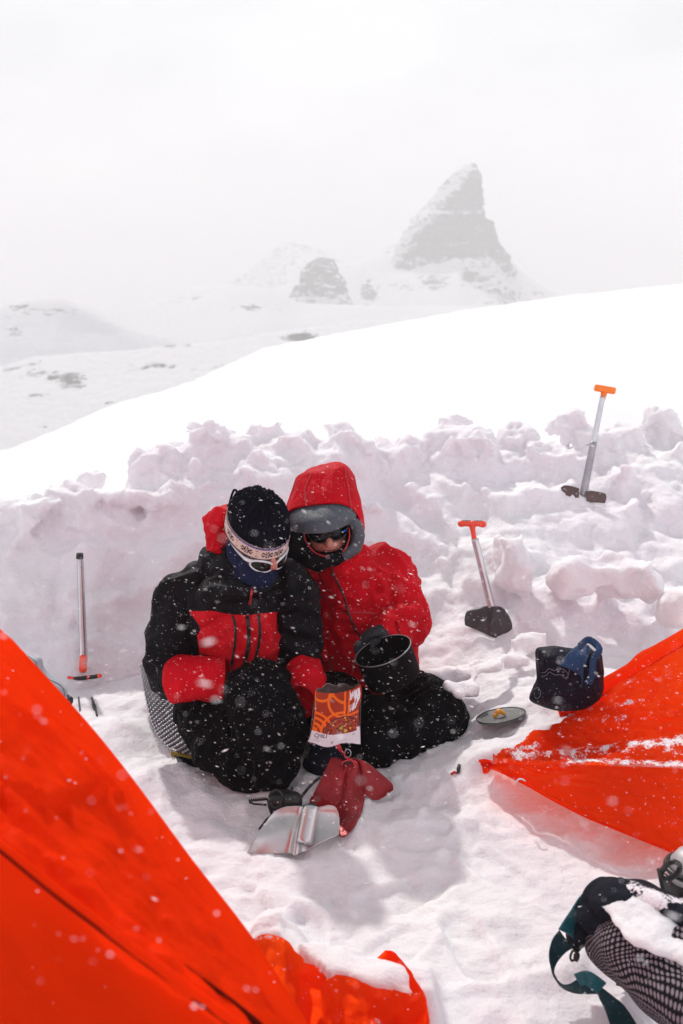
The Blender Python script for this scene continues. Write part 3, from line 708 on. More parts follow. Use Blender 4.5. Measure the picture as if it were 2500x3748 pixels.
STAR = ["........#........", ".......##........", "......##.##......", "..##..##.##..##..", "..###..#.#..###..", "..####.#.#.####..", "...####.#.####...", ".#...###.###...#.", ".######.#.######.",
        ".#...###.###...#.", "...####.#.####...", "..####.#.#.####..", "..###..#.#..###..", "..##..##.##..##..", "......##.##......", ".......#.#.......", "................."]
STAR = STAR
cream = (0.62, 0.47, 0.41); dk = (0.010, 0.009, 0.012); bl = (0.03, 0.05, 0.22)
NB, NA = 30, 240; vs = []; cols = []
def band_pt(j, i):
    a = 2*math.pi*j/NA; t = i/NB; q = hat_pt(a, 0); q.z = .002+.050*(1-t)+.012*math.cos(a)*-1
    k = 1.012+.02*t*.3; return HC1+FP1@Vector((q.x*k, (q.y+.012)*k-.012, q.z))
for i in range(NB+1):
    for j in range(NA): vs.append(band_pt(j, i))
fs = grid_faces(NB+1, NA, True)
for i in range(NB):
    for j in range(NA):
        if i < 1: c = (.35, .24, .20)
        elif i < 5: c = bl if not (i == 3 and j % 3 == 0) else (.45, .45, .6)
        elif i < 26:
            c = cream; jj = j % 25; ii = i-7
            if 0 <= ii < 17 and jj < 17 and STAR[ii][jj] == '#': c = dk
            if jj >= 17 and (i, jj) in ((9, 21), (8, 20), (8, 22), (10, 20), (10, 22), (15, 21), (21, 21), (22, 20), (22, 22), (20, 20), (20, 22)): c = dk
        else: c = dk if not (i == 28 and j % 2) else (.3, .22, .2)
        cols.append(c)
bo = mk('band', vs, fs, M_vc, hat); ca = bo.data.color_attributes.new('Col', 'FLOAT_COLOR', 'CORNER'); arr = []
for p in bo.data.polygons:
    for _ in p.loop_indices: arr += [*cols[p.index], 1]
ca.data.foreach_set('color', arr); solidify(bo, .003, 1)
random.seed(2); parts = []
for k in range(90):
    s0 = L1(random.uniform(-.02, .05), random.uniform(-.08, -.03), .128+random.uniform(-.012, .012)); e = P(random.uniform(838, 876), random.uniform(1838, 1890), random.uniform(2.99, 3.08))
    mid = (s0+e)/2+Vector((0, 0, random.uniform(.0, .028)))
    parts.append(tube(cr_pts([s0, mid, e, e+Vector((random.uniform(-.012, .004), 0, random.uniform(-.018, 0)))], 10), [.0042]*8+[.003, .0015], 6))
v, f = join(parts); mk('tassel', v, f, M_knit, hat)
# wrap sunglasses, white frame
def glasses(LF, parent, mf, ml, sc=1.0, brow=.016, zc=-.012, fy=.100, label=None):
    g = bpy.data.objects.new('sunglasses', None); col.objects.link(g); g.location = LF(0, fy, zc)-Vector(parent.location); g.parent = parent
    parts = []
    for s in (-1, 1):
        n = 40; ring = []; lens = []
        for k in range(n):
            a = 2*math.pi*k/n; x = s*(.034+.029*math.cos(a)*sc); z = zc+.019*math.sin(a)*sc-.004*math.cos(a)*0; y = fy+.004-(abs(x)-.0)**2*9.0
            ring.append(LF(x, y, z+(.004 if math.sin(a) > 0 else 0)))
        ring2 = ring+[ring[0], ring[1]]
        parts.append(tube(ring2, [.0036]*len(ring2), 8, False))
        c = LF(s*.034, fy+.002, zc); vs = []
        for q in range(8):
            for k in range(n): vs.append(c.lerp(ring[k], q/7)+ (LF(0, 1, 0)-LF(0, 0, 0))*.004*(1-(q/7)**2))
        lo = mk('lens', vs, grid_faces(8, n, True), ml, g); solidify(lo, .002)
        arm = [LF(s*.062, fy-.030, zc+.010), LF(s*.076, fy-.05, zc+.012), LF(s*.083, .02, zc+.012), LF(s*.083, -.02, zc+.012)]
        v, f = tube(cr_pts(arm, 14), [(.0035, .0062)]*5+[(.003, .005)]*9, 8); parts.append((v, f))
    parts.append(tube([LF(-.010, fy+.003, zc+.004), LF(0, fy+.007, zc+.007), LF(.010, fy+.003, zc+.004)], [.004]*3, 8))
    v, f = join(parts); mk('frame', v, f, mf, g)
    return g
glasses(L1, p1, M_white, M_lensd, 1.0, zc=-.029, fy=.110)

# ---------------------------------------------------------------- right-hand person
p2 = empty('person', G(1400, 2720, 0.0), 'person in red hooded jacket and black trousers sitting cross-legged holding the cooking pot', 'person')
tor2 = [P(1340, 2600, 3.45), P(1335, 2480, 3.42), P(1325, 2360, 3.38), P(1300, 2230, 3.35), P(1280, 2130, 3.33), P(1250, 2060, 3.30), P(1225, 2020, 3.27)]
torr2 = [(.20, .16), (.205, .17), (.20, .165), (.195, .15), (.18, .13), (.11, .10), (.08, .08)]
a2L = [P(1385, 2065, 3.36), P(1440, 2110, 3.34), P(1478, 2200, 3.28), P(1500, 2275, 3.22)]
a2Lr = [.072, .078, .075, .070]
f2L = [P(1495, 2282, 3.20), P(1465, 2300, 3.16), P(1425, 2312, 3.11)]
a2R = [P(1150, 2060, 3.34), P(1110, 2120, 3.34), P(1100, 2260, 3.34), P(1120, 2400, 3.26)]
leg2L = [P(1430, 2580, 3.40), P(1530, 2580, 3.22), P(1600, 2620, 3.08), P(1500, 2690, 2.98), P(1370, 2730, 2.90)]
leg2Lr = [.13, .115, .095, .085, .075]
leg2R = [P(1290, 2590, 3.38), P(1230, 2580, 3.18), P(1200, 2620, 3.06), P(1230, 2720, 2.96), P(1340, 2760, 2.90)]
leg2Rr = [.12, .11, .095, .085, .07]
FP2 = frame(cvec(.10, -.42, .90), cvec(-.12, .9, .42)); HC2 = P(1193, 1918, 3.22)
def L2(r, f, u): return HC2+FP2@Vector((r, f, u))
headp = [ellipsoid(L2(0, -.01, .03), (.078, .098, .105), FP2), ellipsoid(L2(0, .030, -.045), (.060, .060, .072), FP2), limb([L2(0, .09, .012), L2(0, .112, -.018), L2(0, .100, -.028)], [.009, .013, .011], 10, 14),
         ellipsoid(L2(.012, .1, -.024), (.008, .01, .007), FP2), ellipsoid(L2(-.012, .1, -.024), (.008, .01, .007), FP2), ellipsoid(L2(.035, .068, -.01), (.025, .022, .022), FP2), ellipsoid(L2(-.035, .068, -.01), (.025, .022, .022), FP2),
         ellipsoid(L2(0, .086, -.0475), (.024, .010, .0045), FP2), ellipsoid(L2(0, .085, -.0585), (.020, .010, .006), FP2), ellipsoid(L2(0, .075, -.088), (.022, .02, .016), FP2),
         limb([L2(0, -.03, -.05), L2(0, -.05, -.12), P(1240, 2090, 3.32)], [.055, .055, .06], 8, 16)]
Vb, Nb, Fb = remesh(headp, 0.003, 2)
body2 = remesh([(Vb, Fb), limb(tor2, sc_(torr2, .72)), limb(a2L, sc_(a2Lr, .55)), limb(f2L, [.035, .032, .028]), limb(a2R, sc_(a2Lr, .55)), limb(leg2L, sc_(leg2Lr, .42)), limb(leg2R, sc_(leg2Rr, .42))], 0.0042, 1)
mk('body', body2[0], body2[2], M_skin, p2)
lipv, lipf = join([limb([L2(-.022, .090, -.0525), L2(0, .0985, -.0515), L2(.022, .090, -.0525)], [.0022, .0032, .0022], 10, 8)])
mk('mouth', lipv, lipf, simple('lip', (0.20, 0.05, 0.05), .5), p2)
j2, JW2, JF2 = garment('jacket', [limb(tor2, torr2, 30, 36)], M_red, p2, 0.0065, 3, 0.75, 31.0, (1, 1, .75),
    [fold(1240, 2240, 3.2, 1380, 2245, 3.2, .010, .014), fold(1200, 2400, 3.2, 1330, 2390, 3.18, .014, .012), fold(1370, 2080, 3.2, 1395, 2230, 3.2, .014, .016), fold(1190, 2310, 3.2, 1330, 2330, 3.18, .012, .008), fold(1250, 2120, 3.2, 1370, 2160, 3.2, .014, .008), fold(1200, 2180, 3.2, 1280, 2150, 3.2, .012, .008), fold(1420, 2340, 3.25, 1500, 2450, 3.3, .02, .010)])
J2 = Surf(JW2, JF2)
s3, SW3, SF3 = garment('sleeve', [limb(a2L, a2Lr, 28, 28), limb(f2L, [.074, .070, .058], 14, 26)], M_red, j2, 0.006, 3, .75, 35.0, (1, 1, 1.2),
    [fold(1400, 2250, 3.15, 1500, 2205, 3.15, .012, .016), fold(1410, 2180, 3.2, 1450, 2120, 3.2, .012, .010), fold(1420, 2270, 3.1, 1540, 2240, 3.15, .010, .010), fold(1470, 2330, 3.1, 1550, 2270, 3.15, .012, .008), fold(1430, 2100, 3.25, 1510, 2170, 3.22, .014, .006)])
garment('sleeve', [limb(a2R, [.075, .085, .08, .07], 28, 26)], M_red, j2, 0.007, 3, 1.1, 37.0, (1, 1, 1.2), [fold(1060, 2060, 3.25, 1110, 2120, 3.25, .012, .016), fold(1090, 2030, 3.25, 1130, 2100, 3.25, .012, .01)])
cuff([P(1462, 2305, 3.14), P(1440, 2310, 3.12), P(1418, 2314, 3.10)], .060, .050, s3, M_red, 9.0)
v, f = ribbon_on(J2, [(1207, 2062), (1225, 2110), (1255, 2170), (1275, 2240), (1300, 2300), (1325, 2340), (1335, 2380)], .010, .0022, 40)
mk('zip', v, f, simple('dark_red_zip', (0.09, 0.004, 0.01), .5), j2)
for px in ([(1245, 2245), (1310, 2242), (1380, 2247)], [(1325, 2340), (1300, 2400), (1290, 2460)]):
    v, f = ribbon_on(J2, px, .006, .0015, 20); mk('seam', v, f, M_redpiping, j2)
tr2, TW2, TF2 = garment('trousers', [limb(leg2L, leg2Lr, 30, 26), limb(leg2R, leg2Rr, 30, 26), limb([P(1350, 2620, 3.45), P(1350, 2540, 3.42)], [(.2, .17), (.19, .16)], 8, 30), ellipsoid(P(1400, 2650, 3.05), (.15, .12, .09)), ellipsoid(P(1620, 2630, 3.10), (.085, .10, .09))],
    M_trs, p2, 0.008, 4, .8, 41.0, (1, 1, .8), [fold(1400, 2560, 3.1, 1560, 2640, 2.98, .03, .014), fold(1330, 2680, 2.95, 1480, 2700, 2.9, .02, .012)])
# overboots poking out of the trouser legs
M_boot = cloth('dark_blue_grey_boot', (0.010, 0.011, 0.020), .7, 500, .08, .4)
for pts, rr in (([P(1260, 2745, 2.94), P(1200, 2770, 2.88), P(1165, 2800, 2.84)], [(.055, .05), (.06, .055), (.05, .04)]),):
    garment('boot', [limb(pts, rr, 14, 20)], M_boot, p2, .006, 3, .5, 44.0)

# hood: lofted rings from the opening back to the crown
def ring(px, n=72):
    pts = [P(*q) for q in px]; m = len(pts); out = []
    L = [0]; dense = []
    for i in range(m):
        p0, p1_, p2_, p3 = pts[i-1], pts[i], pts[(i+1) % m], pts[(i+2) % m]
        for k in range(12):
            t = k/12; dense.append(0.5*((2*p1_)+(p2_-p0)*t+(2*p0-5*p1_+4*p2_-p3)*t*t+(3*p1_-p0-3*p2_+p3)*t**3))
    dense.append(dense[0])
    for i in range(1, len(dense)): L.append(L[-1]+(dense[i]-dense[i-1]).length)
    j = 0
    for k in range(n):
        s = L[-1]*k/n
        while L[j+1] < s: j += 1
        out.append(dense[j].lerp(dense[j+1], (s-L[j])/max(1e-9, L[j+1]-L[j])))
    return out
RIM = [(1190, 1843, 3.085), (1245, 1842, 3.09), (1292, 1862, 3.12), (1318, 1905, 3.15), (1326, 1955, 3.17), (1312, 2000, 3.17), (1265, 2035, 3.15), (1205, 2052, 3.13), (1130, 2040, 3.15), (1078, 2015, 3.17), (1050, 1965, 3.17), (1045, 1905, 3.15), (1060, 1868, 3.12), (1125, 1850, 3.09)]
def grow(px, cx, cy, k, dY, dv=0): return [(cx+(u-cx)*k, cy+(v-cy)*k+dv, Y+dY) for u, v, Y in px]
R0 = ring(grow(RIM, 1190, 1950, .95, .05)); R1 = ring(grow(RIM, 1190, 1950, .975, .006)); R2 = ring(RIM)
mid_ = [(1190, 1765, 3.13), (1255, 1762, 3.14), (1303, 1800, 3.17), (1326, 1880, 3.20), (1335, 1950, 3.23), (1330, 2010, 3.24), (1285, 2050, 3.22), (1205, 2075, 3.20), (1120, 2060, 3.22), (1068, 2030, 3.24), (1046, 1965, 3.24), (1046, 1895, 3.21), (1063, 1820, 3.18), (1110, 1775, 3.15)]
top_ = [(1190, 1708, 3.20), (1255, 1700, 3.21), (1290, 1735, 3.24), (1312, 1840, 3.28), (1325, 1940, 3.31), (1325, 2020, 3.34), (1290, 2065, 3.34), (1215, 2090, 3.34), (1130, 2080, 3.34), (1085, 2040, 3.33), (1055, 1965, 3.31), (1052, 1880, 3.28), (1068, 1800, 3.24), (1105, 1730, 3.21)]
bk_ = [(1195, 1715, 3.30), (1240, 1712, 3.31), (1275, 1750, 3.33), (1295, 1840, 3.36), (1305, 1940, 3.39), (1305, 2020, 3.42), (1280, 2065, 3.42), (1215, 2090, 3.42), (1140, 2080, 3.42), (1095, 2040, 3.42), (1075, 1965, 3.39), (1080, 1880, 3.36), (1100, 1800, 3.33), (1135, 1740, 3.31)]
keys = [R2, ring(mid_), ring(top_), ring(bk_), ring(grow(bk_, 1190, 1900, .45, .06))]
# align ring starts, then spline through the rings
grid = []
for j in range(72):
    grid.append(cr_pts([k[j] for k in keys], 40))
vs = [p for p in R0]+[p for p in R1]
for i in range(40):
    for j in range(72):
        p = grid[j][i]; c = P(1190, 1900, 3.2); n = (p-c).normalized()
        am = sstep(0, 6, i)*1.0
        vs.append(p+n*am*(wrinkle(p, .55, 50, (1, 1, .6))-.004))
hf = grid_faces(42, 72, True)+[tuple(range(41*72, 42*72))]
hood2 = mk('hood', vs, hf, M_red, j2); solidify(hood2, .002, -1)
# seam running over the top of the hood
HS = Surf(vs, hf)
for px in ([(1122, 1850), (1118, 1790), (1140, 1735)], [(1285, 1860), (1275, 1790), (1262, 1715)]):
    v, f = ribbon_on(HS, px, .004, .0012, 20); mk('seam', v, f, M_redpiping, hood2)
# grey stiff visor of the inner hood
def psheet(rows, nu, nv, th, name, m, parent, wamp=0, seed=0, off=0):
    g = sheet_pts([[P(*q) for q in r] for r in rows], nu, nv); vs = [p+BB*wrinkle(p, wamp, seed) if wamp else p for r in g for p in r]
    o = mk(name, vs, grid_faces(nv, nu), m, parent); solidify(o, th, off); return o, vs
vis, VV = psheet([[(1048, 1885, 3.16), (1075, 1862, 3.14), (1125, 1846, 3.12), (1200, 1838, 3.11), (1262, 1842, 3.12), (1305, 1880, 3.15)],
                  [(1052, 1905, 3.13), (1085, 1885, 3.09), (1130, 1872, 3.07), (1200, 1864, 3.06), (1260, 1872, 3.08), (1300, 1895, 3.12)],
                  [(1058, 1930, 3.12), (1090, 1915, 3.06), (1135, 1908, 3.03), (1200, 1903, 3.02), (1255, 1896, 3.05), (1292, 1903, 3.10)],
                  [(1066, 1942, 3.12), (1095, 1949, 3.06), (1140, 1953, 3.02), (1195, 1949, 3.01), (1245, 1933, 3.04), (1282, 1914, 3.10)]], 60, 30, .004, 'visor', M_grey, j2, .25, 60)
# grey lining fold at the right of the opening, dark lining all round, red inner piping
garment('lining', [limb([P(1275, 1898, 3.13), P(1305, 1925, 3.14), P(1312, 1965, 3.15), P(1298, 2005, 3.15), P(1262, 2030, 3.14)], [(.012, .02), (.018, .02), (.020, .02), (.016, .02), (.010, .015)], 24, 16)], M_grey, j2, .003, 2, .35, 61)
garment('face_warmer', [limb([P(1070, 1960, 3.19), P(1085, 2010, 3.18), P(1140, 2045, 3.16), (P(1205, 2055, 3.145)), P(1268, 2035, 3.16), P(1296, 1980, 3.18), P(1292, 1935, 3.19)], [(.04, .035), (.04, .035), (.032, .03), (.028, .026), (.028, .03), (.024, .03), (.018, .03)], 40, 18),
    limb([P(1060, 1955, 3.20), P(1075, 2000, 3.19)], [.03, .035], 8, 14)], M_blk, p2, .0045, 3, .6, 62)
for px in ([(1112, 1952, 3.13), (1122, 1985, 3.12), (1148, 2018, 3.11), (1175, 2032, 3.10), (1197, 2037, 3.095)], [(1277, 1930, 3.14), (1279, 1965, 3.13), (1268, 2000, 3.12), (1255, 2018, 3.11)]):
    v, f = tube(cr_pts([P(*q) for q in px], 24), [.0026]*24, 8); mk('piping', v, f, M_redpiping, j2)
g2 = glasses(L2, p2, M_blkpl, M_lensd, 1.08, zc=.006, fy=.104)
# small blue plate painting a glint on the outer lens corner
c_ = [L2(-.050, .097, .016), L2(-.064, .085, .018), L2(-.066, .083, .008), L2(-.054, .095, .007)]
o_ = mk('lens_glint', [c+ (L2(0, 1, 0)-L2(0, 0, 0))*.006 for c in c_], [(0, 1, 2, 3)], M_glint, g2); solidify(o_, .001)

# gloved hand gripping the far rim of the pot
w0 = P(1425, 2312, 3.10); parts = [limb([w0, P(1400, 2318, 3.08), P(1370, 2328, 3.065), P(1348, 2340, 3.055)], [(.034, .034), (.036, .030), (.038, .026), (.036, .020)], 14, 20)]
for k, (a, b_, c, r_) in enumerate([((1385, 2350), (1368, 2368), (1362, 2392), .0115), ((1368, 2352), (1348, 2372), (1343, 2394), .012), ((1352, 2354), (1330, 2372), (1327, 2392), .0115), ((1342, 2352), (1316, 2364), (1310, 2384), .0105)]):
    parts.append(limb([P(a[0]+8, a[1]-18, 3.06), P(a[0]-4, a[1]-8, 3.04), P(b_[0]-6, b_[1]-6, 3.03), P(c[0]-4, c[1]-2, 3.035)], [r_*1.1, r_*1.1, r_, r_*.9], 14, 12))
parts.append(limb([P(1400, 2318, 3.07), P(1380, 2318, 3.03), P(1352, 2330, 3.02), P(1336, 2344, 3.02)], [.015, .013, .012, .011], 12, 12))
garment('glove', parts, M_glove, p2, .0035, 2, .35, 70)
# ================================================================== GEAR
SNOW = Surf([Vector(v) for v in W0], F0)
SG = BVHTree.FromPolygons([tuple(v) for v in GV], GF)
def snowP(u, v, off=0.0):
    """point on the snow surface (wall or ground, whichever is nearer) under a pixel"""
    d = ray(u, v).normalized(); o = Vector((0, 0, CH)); best = None
    for b in (SNOW.b, SG):
        h = b.ray_cast(o, d)
        if h[0] is not None and (best is None or h[3] < best[3]): best = h
    return best[0]-d*off
def SY(u, v, off=0.0): return snowP(u, v, off).y
M_orange = simple('orange_plastic', (0.85, 0.06, 0.02), 0.4); M_orange2 = simple('amber_plastic', (0.95, 0.20, 0.01), 0.4)
M_darkmetal = simple('dark_blade', (0.045, 0.035, 0.040), 0.45, 0.3, [(40, .2, .002)])
M_steel = simple('steel', (0.35, 0.35, 0.36), 0.3, 1.0)

def outline_solid(px, Yf, th, name, m, parent, rings=10, seg=72, dome=0.0, flat=0.6):
    """closed pixel outline at a real distance -> a solid with rounded faces front and back"""
    pts = [Vector((u, v, 0)) for u, v in px]; dense = []
    n = len(pts)
    for i in range(n):
        p0, a, b, p3 = pts[i-1], pts[i], pts[(i+1) % n], pts[(i+2) % n]
        for k in range(8):
            t = k/8; dense.append(0.5*((2*a)+(b-p0)*t+(2*p0-5*a+4*b-p3)*t*t+(3*a-p0-3*b+p3)*t**3))
    dense.append(dense[0]); L = [0]
    for i in range(1, len(dense)): L.append(L[-1]+(dense[i]-dense[i-1]).length)
    out = []; j = 0
    for k in range(seg):
        s = L[-1]*k/seg
        while L[j+1] < s: j += 1
        out.append(dense[j].lerp(dense[j+1], (s-L[j])/max(1e-9, L[j+1]-L[j])))
    c = sum(out, Vector())/seg; vs = []; fs = []
    for side in (1, -1):
        for r in range(rings):
            k = 1-r/rings; h = (1-k**(2/flat))**flat if k < 1 else 0
            for q in out:
                w = c.lerp(q, k); p = P(w.x, w.y, Yf(w.x, w.y)); vs.append(p+BB*(side*th*h))
        vs.append(P(c.x, c.y, Yf(c.x, c.y))+BB*side*th)
    B = rings*seg+1
    for s_ in (0, 1):
        o = s_*B
        f = grid_faces(rings, seg, True); f = [tuple(i+o for i in (q if s_ == 0 else q[::-1])) for q in f]; fs += f
        for k in range(seg):
            a = o+(rings-1)*seg+k; b = o+(rings-1)*seg+(k+1) % seg; fs.append((a, b, o+B-1) if s_ == 0 else (b, a, o+B-1))
    o = mk(name, vs, fs, m, parent)
    md = o.modifiers.new('weld', 'WELD'); md.merge_threshold = 1e-5
    return o, vs, fs

def tgrip(a, b, r, parent, m, stem=None, padm=None):
    """T handle: rounded bar from a to b with a stem"""
    mid = (a+b)/2; d = (b-a).normalized(); L = (b-a).length
    parts = [limb([a+d*r*.6, a.lerp(b, .3)+Vector((0, 0, .002)), mid, a.lerp(b, .7)+Vector((0, 0, .002)), b-d*r*.6], [(r*1.05, r), (r*.95, r*.85), (r*1.1, r), (r*.95, r*.85), (r*1.05, r)], 18, 16)]
    if stem: parts.append(limb([mid, mid.lerp(stem, .5), stem], [r*1.0, r*.72, r*.82], 10, 14))
    V, N, F = remesh(parts, r*.16, 2); g = mk('grip', V, F, m, parent)
    if padm:
        for t0, t1 in ((.10, .44), (.56, .90)):
            v, f = tube([a.lerp(b, lerp(t0, t1, k/9))+BU*(r*.30)+BB*.0 for k in range(10)], [(r*.78*math.sin(math.pi*(k+.6)/10.2)**.4, r*.78) for k in range(10)], 14)
            mk('grip_pad', v, f, padm, g)
    return g
M_grippad = simple('grey_rubber', (0.05, 0.05, 0.045), .8, 0, [(700, .6, .002)])
def shaft(name, a, b, ra, rb, parent, m=M_alu, grooves=True):
    n = 28; pp = [a.lerp(b, k/(n-1)) for k in range(n)]; vs, fs = tube(pp, [(lerp(ra, rb, k/(n-1)), lerp(ra, rb, k/(n-1))) for k in range(n)], 36)
    if grooves:
        ax = (b-a).normalized(); out = []
        for i, p in enumerate(vs):
            c = pp[min(n-1, i//36)]; k = i % 36; out.append(c+(p-c)*(1-(.07 if k % 3 == 0 else 0)))
        vs = out
    return mk(name, vs, fs, m, parent, True)

# shovel in the lower slope
Y0 = SY(1790, 2312); sa = empty('shovel', snowP(1800, 2315), 'shovel with red grip and dark blade stuck upright beside the bag', 'shovel', 'snow shovels standing in the wall')
shaft('shaft', P(1738, 1972, Y0+.10), P(1806, 2250, Y0+.02), .0140, .0155, sa)
tgrip(P(1680, 1917, Y0+.13), P(1776, 1919, Y0+.13), .0135, sa, M_orange, P(1737, 1985, Y0+.10), M_grippad)
def plate(rows, nu, nv, th, name, m, parent, off=0, fn=None):
    g = sheet_pts([[q if isinstance(q, Vector) else P(*q) for q in r] for r in rows], nu, nv); vs = []
    for i, r in enumerate(g):
        for j, p in enumerate(r): vs.append(p+(fn(j/(nu-1), i/(nv-1)) if fn else Vector()))
    o = mk(name, vs, grid_faces(nv, nu), m, parent); solidify(o, th, off); return o
def blade_fn(s, t): return BB*(0.018*math.exp(-((s-.55)/.09)**2)*(1-.55*t)+.006*math.cos(s*math.pi*2*3)*.25 - .02*(2*s-1)**2)
plate([[(1740, 2229, Y0+.03), (1770, 2220, Y0+.03), (1800, 2218, Y0+.03), (1832, 2222, Y0+.03), (1848, 2232, Y0+.03)],
       [(1712, 2240, Y0+.02), (1760, 2234, Y0+.02), (1802, 2232, Y0+.02), (1840, 2236, Y0+.02), (1866, 2258, Y0+.02)],
       [(1703, 2265, Y0+.0), (1755, 2265, Y0+.0), (1808, 2268, Y0+.0), (1850, 2270, Y0+.0), (1876, 2285, Y0+.0)],
       [(1704, 2290, Y0-.02), (1755, 2310, Y0-.02), (1815, 2335, Y0-.02), (1855, 2325, Y0-.02), (1878, 2315, Y0-.02)]], 60, 24, .003, 'blade', M_darkmetal, sa, 0, blade_fn)
# shovel high in the wall
Y0 = SY(2130, 1815); sb = empty('shovel', snowP(2130, 1825), 'tall shovel with amber grip, blade sunk high in the snow wall', 'shovel', 'snow shovels standing in the wall')
shaft('shaft', P(2206, 1452, Y0+.12), P(2172, 1622, Y0+.07), .0125, .0135, sb, M_alu, False)
shaft('lower_shaft', P(2173, 1618, Y0+.07), P(2134, 1815, Y0-.0), .0165, .0175, sb, simple('worn_aluminium', (0.33, 0.32, 0.34), .4, .7), False)
v, f = ellipsoid(P(2165, 1628, Y0+.05), (.026, .004, .004)); mk('pin', v, f, M_steel, sb)
Mb = Matrix((cvec(.985, -.17, 0), BB, cvec(.17, .985, 0))).transposed()
o = mk('grip', *boxm(P(2214, 1425, Y0+.13), (.098, .030, .030), Mb), M_orange2, sb, False); bevel_obj(o, .007, 3)
v, f = tube([P(2212, 1432, Y0+.13), P(2205, 1465, Y0+.12)], [.015, .012], 16); mk('grip_stem', v, f, M_orange2, sb)
M_brown = simple('brown_blade', (0.10, 0.060, 0.055), .5, .2)
for r in ([[(2053, 1786), (2066, 1777), (2092, 1780), (2119, 1788)], [(2056, 1795), (2070, 1792), (2095, 1798), (2119, 1806)], [(2070, 1812), (2085, 1818), (2100, 1824), (2117, 1830)]],
          [[(2146, 1800), (2165, 1797), (2195, 1802), (2216, 1808)], [(2146, 1812), (2165, 1812), (2195, 1816), (2219, 1822)], [(2148, 1835), (2165, 1838), (2195, 1840), (2214, 1842)]]):
    plate([[(u, v, Y0-.02-.012*i) for u, v in row] for i, row in enumerate(r)], 20, 12, .006, 'blade', M_brown, sb)
# shaft planted grip-down at the left
Y0 = SY(305, 2440)-.02; sc = empty('shovel_shaft', snowP(305, 2455), 'bladeless aluminium shovel shaft planted grip down in the left wall', 'shovel shaft')
shaft('shaft', P(293, 2040, Y0+.12), P(306, 2424, Y0+.0), .0125, .0155, sc)
v, f = tube([P(291, 2046, Y0+.115), P(292, 2036, Y0+.118), P(292, 2024, Y0+.12)], [.0135, .0138, .0125], 24); mk('end_cap', v, f, M_blkpl, sc)
v, f = ellipsoid(P(297, 2077, Y0+.095), (.003, .002, .003)); mk('rivet', v, f, M_steel, sc)
v, f = ellipsoid(P(307, 2387, Y0-.006), (.0035, .002, .0035)); mk('rivet', v, f, M_steel, sc)
V, N, F = remesh([limb([P(305, 2408, Y0-.004), P(304, 2448, Y0-.006)], [(.0165, .014), (.018, .015)], 8, 20)], .003, 2); mk('bracket', V, F, M_orange, sc)
v, f = ellipsoid(P(309, 2427, Y0-.02), (.004, .003, .004)); mk('rivet', v, f, M_steel, sc)
Y1 = SY(308, 2485)+.0
for a, b, m in ((252, 272, M_orange), (270, 321, M_blkpl), (319, 327, M_orange), (326, 360, M_blkpl), (358, 366, M_orange)):
    fn = lambda u: P(u, 2481+3*math.sin((u-250)/116*6.0)-(6 if u > 340 else 0)*sstep(340, 365, u), Y1-.003)
    V, N, F = remesh([limb([fn(lerp(a, b, k/4)) for k in range(5)], [.0082]*5, 10, 12)], .002, 2); mk('grip', V, F, m, sc)

# ---- aluminium shovel blade lying in front
al = empty('silver_shovel', snowP(1060, 3110), 'bare silver aluminium shovel head with round socket, half sunk in the snow floor', 'shovel head')
YA0 = min(SY(1000, 3125), SY(1110, 3110))
def Ya(v): return YA0+lerp(.075, -.005, sstep(2940, 3140, v))
rowsA = [[(986, 2990), (1010, 2968), (1045, 2955), (1100, 2952), (1135, 2958), (1170, 2955), (1205, 2948), (1228, 2955), (1238, 2975)],
         [(965, 3022), (1000, 3000), (1045, 2990), (1098, 2985), (1132, 2988), (1170, 2980), (1208, 2975), (1232, 2980), (1242, 2995)],
         [(925, 3085), (985, 3060), (1040, 3045), (1090, 3040), (1127, 3040), (1168, 3025), (1205, 3012), (1230, 3010), (1242, 3020)],
         [(888, 3152), (955, 3135), (1040, 3128), (1085, 3125), (1118, 3120), (1160, 3095), (1200, 3075), (1228, 3062), (1240, 3052)]]
M_alb = simple('blade_aluminium', (0.50, 0.49, 0.49), 0.30, 0.95, [(60, .15, .002), (300, .1, .0006)], var=.18, vscale=7)
plate([[(u, v, Ya(v)) for u, v in r] for r in rowsA], 90, 40, .0028, 'blade', M_alb, al, 0, lambda s, t: BB*(.022*math.exp(-((s-.53)/.05)**2)-.006*(1-(2*s-1)**2)))
a, b = P(1140, 2952, Ya(2952)-.012), P(1112, 3090, Ya(3090)-.012)
v, f = tube([a.lerp(b, k/9) for k in range(10)], [(.021, .019)]*10, 32, False); sk = mk('socket', v, f, M_alb, al); solidify(sk, .0025, -1)
v, f = tube([a.lerp(b, .36)+BB*.0205, a.lerp(b, .36)+BB*.0185], [.0055, .0055], 16, True, Vector((1, 0, 0))); mk('bolt_hole', v, f, M_blkpl, al)
v, f = ellipsoid(a+BU*.001+BB*.004, (.0175, .002, .010), Matrix((BX, BB, BU)).transposed()); mk('socket_bore', v, f, M_blkpl, al)
